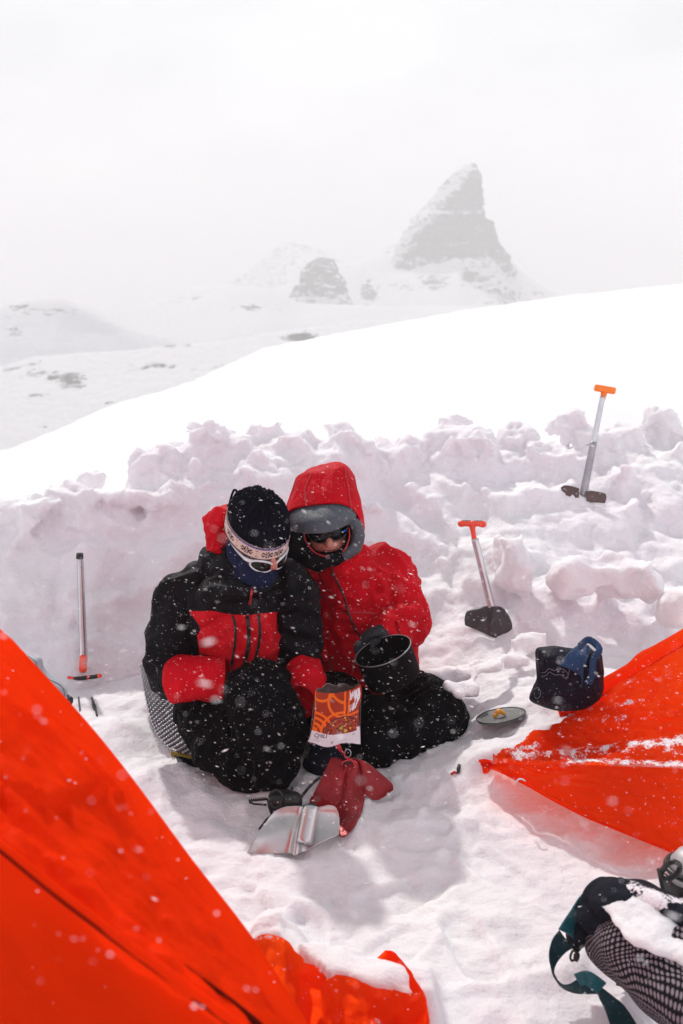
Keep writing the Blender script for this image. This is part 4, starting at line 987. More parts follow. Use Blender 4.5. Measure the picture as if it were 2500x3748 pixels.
# ---- red shovel blade behind it
rd = empty('red_shovel', snowP(1270, 3040), 'red metal shovel head with round socket standing on edge beneath the food pouch', 'shovel head')
M_redm = simple('red_anodised', (0.24, 0.005, 0.009), 0.36, 0.35, [(50, .3, .003), (14, .8, .02)], var=.25, vscale=9)
rowsR = [[(1212, 2772, 2.66), (1238, 2775, 2.65), (1258, 2785, 2.64), (1280, 2802, 2.62), (1303, 2790, 2.64), (1308, 2790, 2.66)],
         [(1180, 2840, 2.62), (1222, 2850, 2.61), (1252, 2856, 2.585), (1283, 2868, 2.565), (1312, 2862, 2.60), (1325, 2850, 2.64)],
         [(1150, 2900, 2.58), (1205, 2925, 2.565), (1245, 2935, 2.54), (1285, 2940, 2.53), (1320, 2925, 2.57), (1336, 2905, 2.61)],
         [(1133, 2935, 2.52), (1195, 2985, 2.49), (1240, 3012, 2.46), (1275, 3015, 2.46), (1308, 2985, 2.50), (1330, 2950, 2.55)],
         [(1150, 2985, 2.47), (1200, 3030, 2.44), (1240, 3062, 2.41), (1262, 3062, 2.41), (1290, 3035, 2.44), (1312, 3005, 2.49)]]
plate(rowsR, 60, 50, .0028, 'blade', M_redm, rd, 0, lambda s, t: BB*(-.022*math.exp(-((s-.40)/.10)**2)*sstep(0, .3, t)))
plate([[(1286, 2772, 2.68), (1318, 2776, 2.68), (1345, 2792, 2.68)], [(1312, 2820, 2.66), (1350, 2830, 2.665), (1390, 2828, 2.67)], [(1330, 2890, 2.63), (1385, 2895, 2.64), (1434, 2868, 2.65)], [(1335, 2915, 2.62), (1380, 2925, 2.62), (1440, 2890, 2.63)]], 30, 24, .003, 'side_plate', M_redm, rd, 0, lambda s, t: BB*(.012*math.sin(s*math.pi)))
rimc = P(1279, 2795, 2.625); rp = [rimc+BX*(.021*math.cos(t*math.pi/12))+cvec(0, .5, .86)*0+ (BU*.010*math.sin(t*math.pi/12)) for t in range(25)]
v, f = tube(rp, [.0022]*25, 8, False); mk('socket_rim', v, f, simple('red_rim', (0.6, 0.03, 0.04), .3, .4), rd)
v, f = tube([rimc-BU*.001, P(1283, 2880, 2.60)], [(.020, .010), (.021, .014)], 24); mk('socket', v, f, M_redm, rd)
v, f = ellipsoid(rimc+BU*.0005+BB*.002, (.0185, .002, .0085), Matrix((BX, BB, BU)).transposed()); mk('socket_bore', v, f, simple('bore', (.02, .004, .005), .6), rd)
# cord and clip lying over it
cd = empty('cord', P(1255, 2760, 2.62), 'short red cord with a small wire clip hanging over the red blade', 'cord')
v, f = tube(cr_pts([P(1302, 2812, 2.60), P(1300, 2800, 2.61), P(1285, 2780, 2.625), P(1268, 2775, 2.63), P(1258, 2757, 2.64), P(1245, 2740, 2.64)], 20), [.0028]*20, 8); mk('cord_line', v, f, M_redpiping, cd)
v, f = ribbon(cr_pts([P(1250, 2752, 2.638), P(1240, 2735, 2.635), P(1228, 2718, 2.64)], 10), BB, [.006, .008, .011, .013, .014, .014, .014, .013, .010, .006], .003); mk('pull_tab', v, f, M_redpiping, cd)
rg = [P(1273, 2757, 2.64)+BX*(.009*math.cos(t*math.pi/10))+BU*(.012*math.sin(t*math.pi/10)) for t in range(21)]
v, f = tube(rg, [.0016]*21, 6, False); mk('clip', v, f, M_steel, cd)

# ---- stove
st = empty('stove', snowP(1040, 2975), 'black folding camp stove with toothed pot arm lying in the snow', 'camp stove')
Ys = SY(1040, 2970)-.04
parts = [limb([P(1010, 2935, Ys), P(1075, 2930, Ys)], [(.030, .026), (.030, .026)], 8, 22), ellipsoid(P(1040, 2915, Ys+.01), (.036, .032, .016)), ellipsoid(P(1080, 2940, Ys-.01), (.022, .02, .022))]
V, N, F = remesh(parts, .0035, 1); mk('burner', V, F, M_blkpl, st)
rr = [P(1010, 2925, Ys-.03)+BX*(.024*math.cos(t*math.pi/12)*.8)+BU*(.026*math.sin(t*math.pi/12)) for t in range(25)]
v, f = tube(rr, [.0035]*25, 8, False); mk('valve_loop', v, f, M_blkpl, st)
arm = [(910, 2932), (980, 2924), (990, 2950), (1000, 2985)]
parts = [tube([P(910, 2932, Ys-.03), P(980, 2925, Ys-.02)], [.0032, .0032], 6), tube([P(912, 2936, Ys-.03), P(930, 2943, Ys-.03), P(976, 2946, Ys-.02)], [.003]*3, 6), tube([P(980, 2924, Ys-.02), P(986, 2950, Ys-.02), P(1000, 2990, Ys-.03)], [(.004, .004), (.007, .004), (.007, .004)], 6)]
for k in range(9): c = P(914+k*7.4, 2929-k*.8, Ys-.028); parts.append(tube([c, c+BU*.006], [.0028, .0006], 4))
v, f = join(parts); mk('pot_arm', v, f, M_blkpl, st)
parts = [tube([P(948, 3035, Ys-.06), P(975, 3000, Ys-.04), P(1005, 2975, Ys)], [(.004, .003)]*3, 6)]
v, f = join(parts); mk('leg', v, f, M_blkpl, st)
v, f = tube([P(1068, 2912, Ys), P(1070, 2880, Ys+.02)], [.004, .003], 8); mk('spindle', v, f, M_blkpl, st)
v, f = tube(cr_pts([P(1090, 2935, Ys), P(1112, 2905, Ys+.03), P(1150, 2862, 2.62), P(1210, 2825, 2.72)], 24), [.0045]*24, 10); mk('fuel_hose', v, f, M_blkpl, st)

# ---- cooking pot held in the gloved hand
nv = cvec(-.34, .88, .30); pc = P(1403, 2384, 2.945); side = nv.cross(BB).normalized(); s2_ = nv.cross(side).normalized()
pot = empty('cooking_pot', pc-nv*.10, 'dark grey open cooking pot tilted in the gloved hand of the red-jacketed person', 'cooking pot')
def lathe(c, ax, prof, n=64):
    a = ax.orthogonal().normalized(); b = ax.cross(a); vs = []
    for h, r in prof:
        for k in range(n): t = 2*math.pi*k/n; vs.append(c+ax*h+a*(r*math.cos(t))+b*(r*math.sin(t)))
    return vs, grid_faces(len(prof), n, True)+[tuple(range((len(prof)-1)*n, len(prof)*n)), tuple(range(n-1, -1, -1))]
M_pot = simple('hard_anodised', (0.005, 0.0045, 0.005), 0.6, 0.0, [(30, .1, .003)], spec=.04)
prof = [(-.104, .070), (-.1045, .080), (-.100, .087), (-.090, .0905), (-.03, .0915), (0, .092), (.0015, .0935), (.003, .0925), (.002, .0905), (0, .0898), (-.03, .0895), (-.088, .0885), (-.098, .084), (-.1005, .07)]
v, f = lathe(pc, nv, prof); mk('pot_body', v, f, M_pot, pot)
M_rim = simple('worn_rim', (0.22, 0.22, 0.23), .3, .8); a_ = nv.orthogonal().normalized(); b_ = nv.cross(a_)
v, f = tube([pc+nv*.0028+a_*(.0928*math.cos(t*math.pi/36))+b_*(.0928*math.sin(t*math.pi/36)) for t in range(73)], [.0018]*73, 8, False); mk('rim', v, f, M_rim, pot)
# ---- pot lid
nl = cvec(-.19, .96, .06); lc = snowP(1832, 2655)+Vector((0, 0, .034))
ld = empty('pot_lid', lc, 'round grey pot lid with yellow knob lying on the snow shelf', 'pot lid')
M_lid = simple('lid_grey', (0.10, 0.105, 0.10), .5, .1)
v, f = lathe(lc, nl, [(-.006, .02), (-.007, .06), (-.006, .078), (.0, .0815), (.003, .0805), (.001, .074), (-.002, .06), (-.001, .035), (-.004, .024), (-.004, .005)]); mk('disc', v, f, M_lid, ld)
v, f = tube([lc+nl*.0025+nl.orthogonal().normalized()*(.081*math.cos(t*math.pi/36))+nl.cross(nl.orthogonal().normalized())*(.081*math.sin(t*math.pi/36)) for t in range(73)], [.0022]*73, 8, False); mk('rim', v, f, M_blkpl, ld)
kx = cvec(.97, .24, -.05); V, N, F = remesh([limb([lc+nl*.004-kx*.016-BX*.004, lc+nl*.017-BX*.004, lc+nl*.004+kx*.016-BX*.004], [(.010, .006), (.011, .008), (.010, .006)], 14, 14)], .0018, 2); mk('knob', V, F, simple('yellow_knob', (0.65, 0.27, 0.010), .45), ld)

# ---- food pouch
po = empty('food_pouch', P(1225, 2735, 2.66), 'orange and white open pouch of chili standing in front of the dark trousers', 'food pouch')
def pouch_pt(s, t, off=0.0):
    """front face, s left to right 0..1, t top to bottom 0..1"""
    tl = Vector((1153, 2528)); tm = Vector((1240, 2543)); trr = Vector((1321, 2504)); bl = Vector((1127, 2726)); br = Vector((1319, 2722))
    topv = (1-s)**2*tl+2*s*(1-s)*Vector((1245, 2556))+s*s*trr; bot = bl.lerp(br, s); w = topv.lerp(bot, t)
    w.x += 5*math.sin(t*3.2)*(1-2*s)+(6*math.sin(t*9)*sstep(.7, 1, s)*(1-t))-9*math.sin(t*math.pi)*(1-s)*-.6
    w.y += (7*math.sin(s*9+1.2)*-1-3)*sstep(.85, 1, t)
    bul = .020*math.sin(math.pi*clamp(s))**.7*sstep(0, .25, t)+.004*math.sin(s*11+t*5)*t+.006*math.exp(-((s-.80)/.05)**2)*(1-t)
    return P(w.x, w.y, 2.70-.05*t+.05*s*(1-t)*.5)+BB*(bul+off)
NS, NT = 190, 230; vs = [pouch_pt(j/NS, i/NT) for i in range(NT+1) for j in range(NS+1)]; fs = grid_faces(NT+1, NS+1); cols = []
ORG = (0.80, 0.13, 0.006); DRD = (0.33, 0.028, 0.008); WHT = (0.66, 0.60, 0.64)
def arcd(x, y, cx, cy, r): return abs(math.hypot(x-cx, y-cy)-r)
random.seed(8); bits = [(random.uniform(.22, .97), random.uniform(.47, .80), random.uniform(.006, .016), random.choice([(.30, .02, .01), (.18, .02, .015), (.45, .08, .02), (.08, .01, .01), (.40, .12, .05), (.22, .05, .02), (.5, .04, .02)])) for _ in range(700)]
bits += [(x, y, r, c) for x, y, r, c in [(.33, .515, .022, (.85, .42, .02)), (.27, .59, .02, (.85, .42, .02)), (.42, .60, .018, (.85, .45, .08)), (.67, .48, .019, (.9, .42, .02)), (.70, .53, .013, (.85, .4, .02)), (.90, .57, .02, (.85, .42, .02)), (.80, .69, .02, (.8, .4, .02)), (.60, .67, .034, (.30, .33, .03)), (.63, .63, .02, (.25, .30, .03)), (.70, .73, .035, (.45, .40, .08)), (.70, .61, .022, (.55, .22, .10)), (.45, .51, .035, (.42, .12, .07)), (.25, .70, .016, (.85, .35, .03))]]
def pouch_col(s, t):
    x, y = s, t*1.12                        # metric-ish
    wl = .735+.055*math.sin((s-.05)*math.pi)*.9 if s < .93 else .66     # white panel edge
    if s >= .93: wl = .70
    if t > wl: return WHT
    ex, ey = (s-.62)/.40, (t-.80)/.355
    if ex*ex+ey*ey < 1 and t < wl:
        if ex*ex+ey*ey > .90: return (.05, .02, .04)
        for bx, by, r, c in reversed(bits):
            if (bx-s)**2+((by-t)*1.1)**2 < r*r: return c
        return (.20, .02, .012)
    w = .026
    for cx, cy, r in ((.0, .86, .20), (.0, .86, .31), (.0, .86, .42), (.0, .86, .10), (.62, .16, .34), (.10, -.12, .30), (.56, .78, .37), (.78, -.28, .52)):
        if arcd(x, y, cx, cy, r) < w and s < .66: return ORG
    if abs(s-.64-.03*t) < .024 or abs(s-.745+.01*t) < .020 and t < .5: return ORG
    if s < .018 or (abs(t-.445) < .02 and s > .55): return ORG
    return DRD
for i in range(NT):
    for j in range(NS): cols.append(pouch_col((j+.5)/NS, (i+.5)/NT))
M_print, nt, b, _o = new_mat('printed_film'); at = nt.nodes.new('ShaderNodeAttribute'); at.attribute_name = 'Col'; nt.links.new(at.outputs['Color'], b.inputs['Base Color'])
b.inputs['Roughness'].default_value = .5; b.inputs['Specular IOR Level'].default_value = .2; add_bump(nt, b, [(noise_node(nt, 22, 3).outputs['Fac'], .35, .006)])
fr = mk('front_panel', vs, fs, M_print, po); ca = fr.data.color_attributes.new('Col', 'FLOAT_COLOR', 'CORNER'); arr = []
for p in fr.data.polygons:
    for _ in p.loop_indices: arr += [*cols[p.index], 1]
ca.data.foreach_set('color', arr); solidify(fr, .0006, -1)
M_foil = simple('foil_inside', (0.22, 0.17, 0.16), .35, .6, [(60, .5, .004)])
plate([[(1155, 2530, 2.70), (1200, 2505, 2.745), (1300, 2508, 2.75), (1321, 2506, 2.73)], [(1150, 2560, 2.70), (1200, 2540, 2.76), (1290, 2540, 2.76), (1322, 2540, 2.73)], [(1130, 2724, 2.66), (1190, 2720, 2.72), (1280, 2720, 2.72), (1318, 2722, 2.68)]], 40, 30, .0006, 'back_panel', M_foil, po, 0, lambda s, t: BU*(.004*math.sin(s*23))*(1-t))
def text_on(txt, s0, t0, hs, name, m, parent, wid=None, font_h=1.0, slant=0, bold=.0, rot=0.0):
    """raised print: text outline mapped onto the pouch face; s0,t0 = lower-left, hs = height in t"""
    cu = bpy.data.curves.new('txt', 'FONT'); cu.body = txt; cu.offset = bold; ob = bpy.data.objects.new('txt', cu); col.objects.link(ob)
    dg = bpy.context.evaluated_depsgraph_get(); dg.update(); me = bpy.data.meshes.new_from_object(ob.evaluated_get(dg)); bpy.data.objects.remove(ob)
    bm = bmesh.new(); bm.from_mesh(me); bmesh.ops.triangulate(bm, faces=bm.faces)
    xs = [v.co.x for v in bm.verts]; ysx = [v.co.y for v in bm.verts]; w = max(xs)-min(xs); h = max(ysx)-min(ysx)
    sw = wid if wid else hs*1.15*w/h
    for v in bm.verts:
        x = (v.co.x-min(xs))/w*sw; y = (v.co.y-min(ysx))/h*hs
        xr = x*math.cos(rot)+y*math.sin(rot); yr = -x*math.sin(rot)+y*math.cos(rot)
        v.co = pouch_pt(s0+xr+slant*yr, t0-yr, .0009)
    bm.to_mesh(me); bm.free(); return link_mesh(name, me, m, parent, False)
M_ink = simple('black_ink', (.02, .012, .02), .6); M_whink = simple('white_ink', (.72, .66, .70), .6)
text_on('CHILI', .075, .85, .075, 'lettering', M_ink, fr, wid=.25, bold=.012, rot=-.03)
for tx, s_, t_, h_, w_ in (('UN DRØM NATT', .10, .905, .012, .10), ('100% NATURAL', .07, .93, .012, .14), ('402', .66, .905, .020, .05), ('ENERGI  PROTEIN', .60, .93, .012, .14), ('1E', .84, .82, .03, .05)):
    text_on({'UN DRØM NATT': 'VARM MAT', '100% NATURAL': '100% NATUR', '402': '402', 'ENERGI  PROTEIN': 'ENERGI KCAL', '1E': 'LE'}[tx], s_, t_, h_, 'lettering', M_ink, fr, wid=w_)
v, f = ellipsoid((0, 0, 0), (1, 1, 1), None, 12, 8); mk('drop_mark', [pouch_pt(.145+p.x*.011*(1 if p.z < 0 else 1-p.z*.9), .865-p.z*.018, .001+p.y*.0003) for p in v], f, M_ink, fr)
mk('leaf_mark', [pouch_pt(.45+p.x*.012+p.z*.014, .925-p.z*.02, .001+p.y*.0003) for p in v], f, M_ink, fr)
# tall white word on the right-hand fold
def glyph(poly, name):
    bm = bmesh.new(); vsx = [bm.verts.new(pouch_pt(x, y, .0012)) for x, y in poly]; fc = bm.faces.new(vsx); bmesh.ops.triangulate(bm, faces=[fc]); me = bpy.data.meshes.new(name); bm.to_mesh(me); bm.free()
    return link_mesh(name, me, M_whink, fr, False)
def zl(pts): return [(((x-195)/1230.0), (y-340.0*1.0+ -0)/1400.0) for x, y in pts]
S_ = [(1105, 395), (1190, 380), (1225, 540), (1180, 545), (1165, 520), (1165, 560), (1245, 660), (1230, 850), (1140, 875), (1120, 700), (1180, 690), (1190, 775), (1200, 775), (1200, 680), (1115, 590)]
I_ = [(1205, 382), (1245, 372), (1290, 530), (1270, 640), (1275, 820), (1235, 832), (1250, 640), (1235, 560)]
Y_ = [(1255, 372), (1290, 365), (1315, 500), (1322, 500), (1310, 360), (1372, 348), (1392, 500), (1385, 580), (1340, 680), (1310, 800), (1278, 800), (1290, 700), (1310, 610), (1285, 540)]
for g_ in (S_, I_, Y_): glyph([((x-160)/1265.0, (y-372-60*math.sin((x-160)/1265*3.1)*.6+ 60*(x-1100)/300*.6)/1330.0+.035) for x, y in g_], 'lettering')

# ---- dark bag
Yb = SY(2080, 2575)-.10; bgm = cloth('navy_pack_cloth', (0.008, 0.008, 0.018), .6, 700, .12, .7)
bag = empty('bag', snowP(2080, 2600), 'dark navy stuff bag with blue folded flap beside the right tent', 'bag')
bo, bv, bf = outline_solid([(1966, 2376), (1998, 2366), (2030, 2363), (2075, 2370), (2110, 2372), (2150, 2366), (2178, 2384), (2200, 2388), (2207, 2430), (2210, 2475), (2200, 2540), (2140, 2590), (2040, 2600), (1942, 2566), (1950, 2520), (1962, 2488), (1963, 2420)], lambda u, v: Yb+.0*(v-2400), .085, 'body', bgm, bag, 22, 150)
for i, vx in enumerate(bo.data.vertices):
    vx.co += BB*(wrinkle(vx.co, .75, 77, (1, 1, .8)))
v2 = [Vector(x.co) for x in bo.data.vertices]; BS = Surf([x+Vector(bo.location)+Vector(bag.location) for x in v2], bf)
M_blue = cloth('blue_flap', (0.020, 0.048, 0.115), .6, 700, .15, .7)
def drape(rows, surf, lift, nu, nv, th, name, m, parent):
    rr = []
    for r in rows:
        q = []
        for u, v, l in r:
            h = surf.hit(u, v, lift+l)[0]; q.append(h if h is not None else P(u, v, Yb-.05))
        rr.append(q)
    return plate(rr, nu, nv, th, name, m, parent, 0)
drape([[(2045, 2432, 0), (2085, 2395, .004), (2122, 2370, .004)], [(2090, 2450, .0), (2112, 2430, .010), (2150, 2385, .014)], [(2122, 2480, 0), (2124, 2450, .006), (2142, 2410, .010)], [(2129, 2514, 0), (2131, 2480, .0), (2134, 2440, .002)]], BS, .006, 20, 20, .002, 'flap', M_blue, bag)
h = [BS.hit(u, v, .008+l)[0] or P(u, v, Yb-.08) for u, v, l in ((2118, 2368, .0), (2150, 2368, .016), (2172, 2392, .016), (2172, 2425, .008), (2160, 2460, .002), (2155, 2500, 0))]
v, f = ribbon(cr_pts(h, 24), BB, .022, .0015); mk('strap', v, f, M_blue, bag)
M_thread = simple('grey_thread', (.13, .13, .16), .7)
for pl in ([(612, 482), (640, 480), (662, 455), (700, 468), (742, 455), (775, 470), (792, 502), (765, 517), (745, 497), (700, 497), (668, 478), (645, 502), (612, 507)], [(560, 600), (590, 585), (608, 615), (600, 645), (575, 655), (565, 620)], [(612, 490), (640, 492)], [(780, 430), (800, 460), (788, 520)]):
    pts = [BS.hit(1650+.542*x, 2200+.542*y, .001)[0] for x, y in pl]; pts = [p for p in pts if p]
    if len(pts) > 2: v, f = tube(cr_pts(pts, 50), [.0011]*50, 5); mk('emblem', v, f, M_thread, bag)

# ---- ski boot half hidden by the near tent
Yk = SY(150, 2560)-.13; sb_ = empty('ski_boot', snowP(170, 2600), 'pale grey hard-shell boot with black buckle lying at the left wall', 'ski boot')
M_shell = simple('pale_shell', (0.40, 0.45, 0.50), .38, 0, [(25, .05, .003)])
bo, bv, bf = outline_solid([(40, 2372), (90, 2390), (134, 2402), (148, 2412), (152, 2438), (178, 2470), (215, 2498), (240, 2522), (248, 2560), (244, 2590), (200, 2620), (120, 2640), (40, 2600), (-20, 2500), (-10, 2420)], lambda u, v: Yk, .06, 'shell', M_shell, sb_, 16, 96, flat=.45)
KS = Surf([Vector(x.co)+Vector(bo.location)+Vector(sb_.location) for x in bo.data.vertices], bf)
v, f = ribbon_on(KS, [(104, 2402), (130, 2424), (134, 2440), (170, 2482), (215, 2505), (232, 2525), (234, 2560), (228, 2578)], .0016, .0008, 40); mk('seam', v, f, M_blkpl, sb_)
v, f = ribbon_on(KS, [(180, 2522), (195, 2528), (212, 2540), (213, 2560), (205, 2580)], [.006]*8+[.012]*16, .004, 24); mk('buckle', v, f, M_blkpl, sb_)
V, N, F = remesh([limb([P(249, 2545, Yk-.01), P(258, 2562, Yk-.02), P(247, 2580, Yk-.02)], [.004, .011, .012], 10, 12)], .0025, 2); mk('sole_tip', V, F, M_blkpl, sb_)
# ---- thin stake and strap end by the left wall
tag(mk('tent_stake', *tube([snowP(294, 2560)+Vector((0, -.02, .018)), snowP(299, 2600)+Vector((0, -.02, .006)), snowP(301, 2650)+Vector((0, 0, -.02))], [.0032, .0034, .003], 10), M_darkmetal), 'thin dark metal stake upright in snow below the bladeless shaft', 'tent stake')
q = [snowP(336, 2555, .006), snowP(342, 2575, .010), snowP(350, 2598, .010), snowP(356, 2622, .002)]
v, f = ribbon(cr_pts(q, 20), BB, [.010+.006*math.sin(k*1.9)**2 for k in range(20)], .004); tag(mk('strap_end', v, f, M_blkpl), 'short black webbing strap end poking out of the snow by the stake', 'strap')
# ---- guyline scraps at the tip of the right tent
g_ = empty('guyline', snowP(1665, 2830), 'scrap of red guyline with black toggle by the right tent tip', 'guyline')
v, f = tube([snowP(1650, 2834, .004), snowP(1663, 2826, .010), snowP(1674, 2831, .003)], [.0035, .005, .003], 8); mk('cord_line', v, f, M_redpiping, g_)
v, f = tube([snowP(1681, 2800, .006), snowP(1678, 2814, .010), snowP(1677, 2830, .004)], [.005, .006, .004], 8); mk('toggle', v, f, M_blkpl, g_)

# ---- silver egg-crate mat under the left-hand person
M_foam = simple('silver_foam', (0.46, 0.47, 0.50), .32, .75, [(40, .2, .003)], var=.1)
M_yel = simple('yellow_foam', (0.28, 0.20, 0.012), .7)
mat = empty('sleeping_mat', G(700, 2760, .02), 'silver egg-crate foam mat with yellow underside beneath the black-jacketed person', 'sleeping mat')
rowsM = [[(512, 2435, 3.305), (540, 2432, 3.345), (640, 2440, 3.385)], [(528, 2530, 3.185), (575, 2535, 3.245), (680, 2540, 3.325)], [(548, 2620, 3.085), (605, 2620, 3.135), (720, 2620, 3.215)], [(575, 2690, 2.995), (650, 2690, 3.035), (780, 2690, 3.085)], [(628, 2752, 2.920), (700, 2765, 2.925), (860, 2790, 2.935)]]
plate(rowsM, 70, 220, .004, 'foam_top', M_foam, mat, 0, lambda s, t: (BB*.7+BU*.7)*(.0085*math.sin(t*2*math.pi*23)*math.sin(s*2*math.pi*8+.6)))
plate([[(624, 2752, 2.915), (700, 2768, 2.915), (800, 2790, 2.915)], [(628, 2766, 2.905), (702, 2784, 2.905), (800, 2806, 2.905)]], 30, 4, .012, 'yellow_edge', M_yel, mat, 0)
plate([[(640, 2765, 2.870), (720, 2785, 2.905), (830, 2800, 2.895)], [(652, 2790, 2.875), (720, 2812, 2.865), (830, 2838, 2.855)]], 30, 10, .006, 'dark_underside', M_boot, mat, 0)
mt2 = plate([[(1375, 2690, 2.925), (1450, 2672, 2.925)], [(1378, 2704, 2.905), (1446, 2688, 2.905)]], 14, 4, .01, 'sitting_mat', M_yel, None, 0); tag(mt2, 'small yellow foam edge showing beneath the cross-legged person', 'foam mat')

# ================================================================== TENTS
def tent_mat(name, c, snow=False, trans=0.5):
    m, nt, b, out = new_mat(name); nt.nodes.remove(b)
    dif = nt.nodes.new('ShaderNodeBsdfDiffuse'); trn = nt.nodes.new('ShaderNodeBsdfTranslucent'); gl = nt.nodes.new('ShaderNodeBsdfGlossy'); gl.inputs['Roughness'].default_value = .45
    n = noise_node(nt, 3.5, 4); cc = ramp(nt, n.outputs['Fac'], .3, .7, tuple(x*.86 for x in c), tuple(min(1, x*1.08) for x in c))
    nt.links.new(cc, dif.inputs[0]); nt.links.new(cc, trn.inputs[0]); gl.inputs[0].default_value = (1, .35, .2, 1)
    mx = nt.nodes.new('ShaderNodeMixShader'); mx.inputs[0].default_value = trans; nt.links.new(dif.outputs[0], mx.inputs[1]); nt.links.new(trn.outputs[0], mx.inputs[2])
    m2 = nt.nodes.new('ShaderNodeMixShader'); m2.inputs[0].default_value = .008; nt.links.new(mx.outputs[0], m2.inputs[1]); nt.links.new(gl.outputs[0], m2.inputs[2]); last = m2
    w1 = noise_node(nt, 5, 5, .6, (1, .5, 1)); w2 = noise_node(nt, 22, 4, .6); prev = None
    for s_, st_, d_ in ((w1.outputs['Fac'], .9, .04), (w2.outputs['Fac'], .6, .010)):
        bu = nt.nodes.new('ShaderNodeBump'); bu.inputs['Strength'].default_value = st_; bu.inputs['Distance'].default_value = d_; nt.links.new(s_, bu.inputs['Height'])
        if prev: nt.links.new(prev, bu.inputs['Normal'])
        prev = bu.outputs[0]
    for x in (dif, trn, gl): nt.links.new(prev, x.inputs['Normal'])
    if snow:
        sd = nt.nodes.new('ShaderNodeBsdfDiffuse'); sd.inputs[0].default_value = (.84, .80, .83, 1)
        a1 = noise_node(nt, 30, 6, .65); a2 = noise_node(nt, 170, 3, .6)
        fac = math_n(nt, 'ADD', attr(nt, 'snow'), math_n(nt, 'ADD', math_n(nt, 'MULTIPLY', math_n(nt, 'SUBTRACT', a1.outputs['Fac'], .5), 1.5), math_n(nt, 'MULTIPLY', math_n(nt, 'SUBTRACT', a2.outputs['Fac'], .5), .9)))
        fr_ = ramp(nt, fac, .52, .72); m3 = nt.nodes.new('ShaderNodeMixShader'); nt.links.new(fr_, m3.inputs[0]); nt.links.new(last.outputs[0], m3.inputs[1]); nt.links.new(sd.outputs[0], m3.inputs[2]); last = m3
        bu = nt.nodes.new('ShaderNodeBump'); bu.inputs['Strength'].default_value = .6; bu.inputs['Distance'].default_value = .01; nt.links.new(fac, bu.inputs['Height']); nt.links.new(bu.outputs[0], sd.inputs['Normal'])
    nt.links.new(last.outputs[0], out.inputs['Surface']); return m
M_tent = tent_mat('tent_orange', (0.95, 0.032, 0.001), False, .30); M_tent2 = tent_mat('tent_orange_snowed', (0.98, 0.080, 0.005), True, .84)
def tsheet(rows, nu, nv, name, m, parent, wf=None, snow=None, th=.0012):
    g = sheet_pts([[q if isinstance(q, Vector) else P(*q) for q in r] for r in rows], nu, nv); vs = []
    for i in range(nv):
        for j in range(nu):
            p = g[i][j]; e1 = g[i][min(j+1, nu-1)]-g[i][max(j-1, 0)]; e2 = g[min(i+1, nv-1)][j]-g[max(i-1, 0)][j]; n = e1.cross(e2)
            n = n.normalized() if n.length > 1e-12 else BB
            if n.dot(BB) < 0: n = -n
            vs.append(p+n*(wf(j/(nu-1), i/(nv-1), p) if wf else 0))
    o = mk(name, vs, grid_faces(nv, nu), m, parent)
    if snow: fattr(o, 'snow', [snow(*proj(p)) for p in vs])
    return o, vs
# near tent: sunlit roof side from the far edge up to the ridge seam, then the shaded wall
tn = empty('tent', (-.6, 1.0, 0), 'orange tent close at the lower left, its ridge seam crossing the frame', 'tent')
A_ = [(-900, 1700, 2.1), (-500, 1930, 1.9), (-200, 2160, 1.8), (0, 2302, 1.72), (100, 2400, 1.69), (330, 2655, 1.62), (500, 2868, 1.56), (700, 3140, 1.50), (920, 3425, 1.44), (1130, 3752, 1.36), (1330, 4100, 1.30)]
B_ = [(-900, 2350, 1.35), (-500, 2660, 1.22), (-250, 2900, 1.14), (0, 3085, 1.08), (180, 3232, 1.06), (400, 3400, 1.04), (620, 3560, 1.01), (880, 3752, .98), (1120, 3960, .96), (1330, 4130, .95)]
Av = [P(*q) for q in A_]; Bv = [P(*q) for q in B_]
M1 = [a.lerp(b, .33)+Vector((0, 0, -.012)) for a, b in zip(arc_resample(Av, 12), arc_resample(Bv, 12))]; M2_ = [a.lerp(b, .7)+Vector((0, 0, -.014)) for a, b in zip(arc_resample(Av, 12), arc_resample(Bv, 12))]
def wf_roof(s, t, p):
    q = Vector((s*7, t*2.2, 0)); e = sstep(0, .35, t)*sstep(0, .03, 1-t)
    w = .010*noise.noise(Vector((s*5, t*9-s*3, 1)))+.006*(1-abs(noise.noise(Vector((s*9, t*16-s*5, 2))))*2)+.004*(1-abs(noise.noise(Vector((s*20, t*26+s*8, 4))))*2)
    return w*e*2.0
tsheet([Av, M1, M2_, Bv], 220, 110, 'roof_panel', M_tent, tn, wf_roof)
under = [a+Vector((-.02, .10, -.55)) for a in arc_resample(Av, 12)]
tsheet([Av, [a.lerp(b, .5)+Vector((0, .02, 0)) for a, b in zip(arc_resample(Av, 12), under)], under], 60, 20, 'far_wall', M_tent, tn)
C1 = [b+Vector((-.01, .065, -.12)) for b in arc_resample(Bv, 12)]; C2 = [b+Vector((-.03, .20, -.40)) for b in arc_resample(Bv, 12)]; C3 = [b+Vector((-.06, .28, -.75)) for b in arc_resample(Bv, 12)]
B2 = [b+Vector((0, .030, -.020)) for b in Bv]
M_inner = simple('light_block_cloth', (0.16, 0.05, 0.03), .8)
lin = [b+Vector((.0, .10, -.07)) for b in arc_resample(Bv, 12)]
mk('inner_light_block', [p for r in sheet_pts([lin, [q+Vector((0, .14, -.35)) for q in lin], [q+Vector((0, .24, -.75)) for q in lin]], 40, 12) for p in r], grid_faces(12, 40), M_inner, tn)  # unseen inner layer, added to block light behind the near wall
tsheet([B2, C1, C2, C3], 120, 60, 'near_wall', M_tent, tn, lambda s, t, p: .006*noise.noise(Vector((s*6, t*5, 7)))*sstep(0, .1, t))
v, f = tube(arc_resample(Bv, 120), [(.006, .004)]*120, 8); mk('ridge_seam', v, f, M_tent, tn)
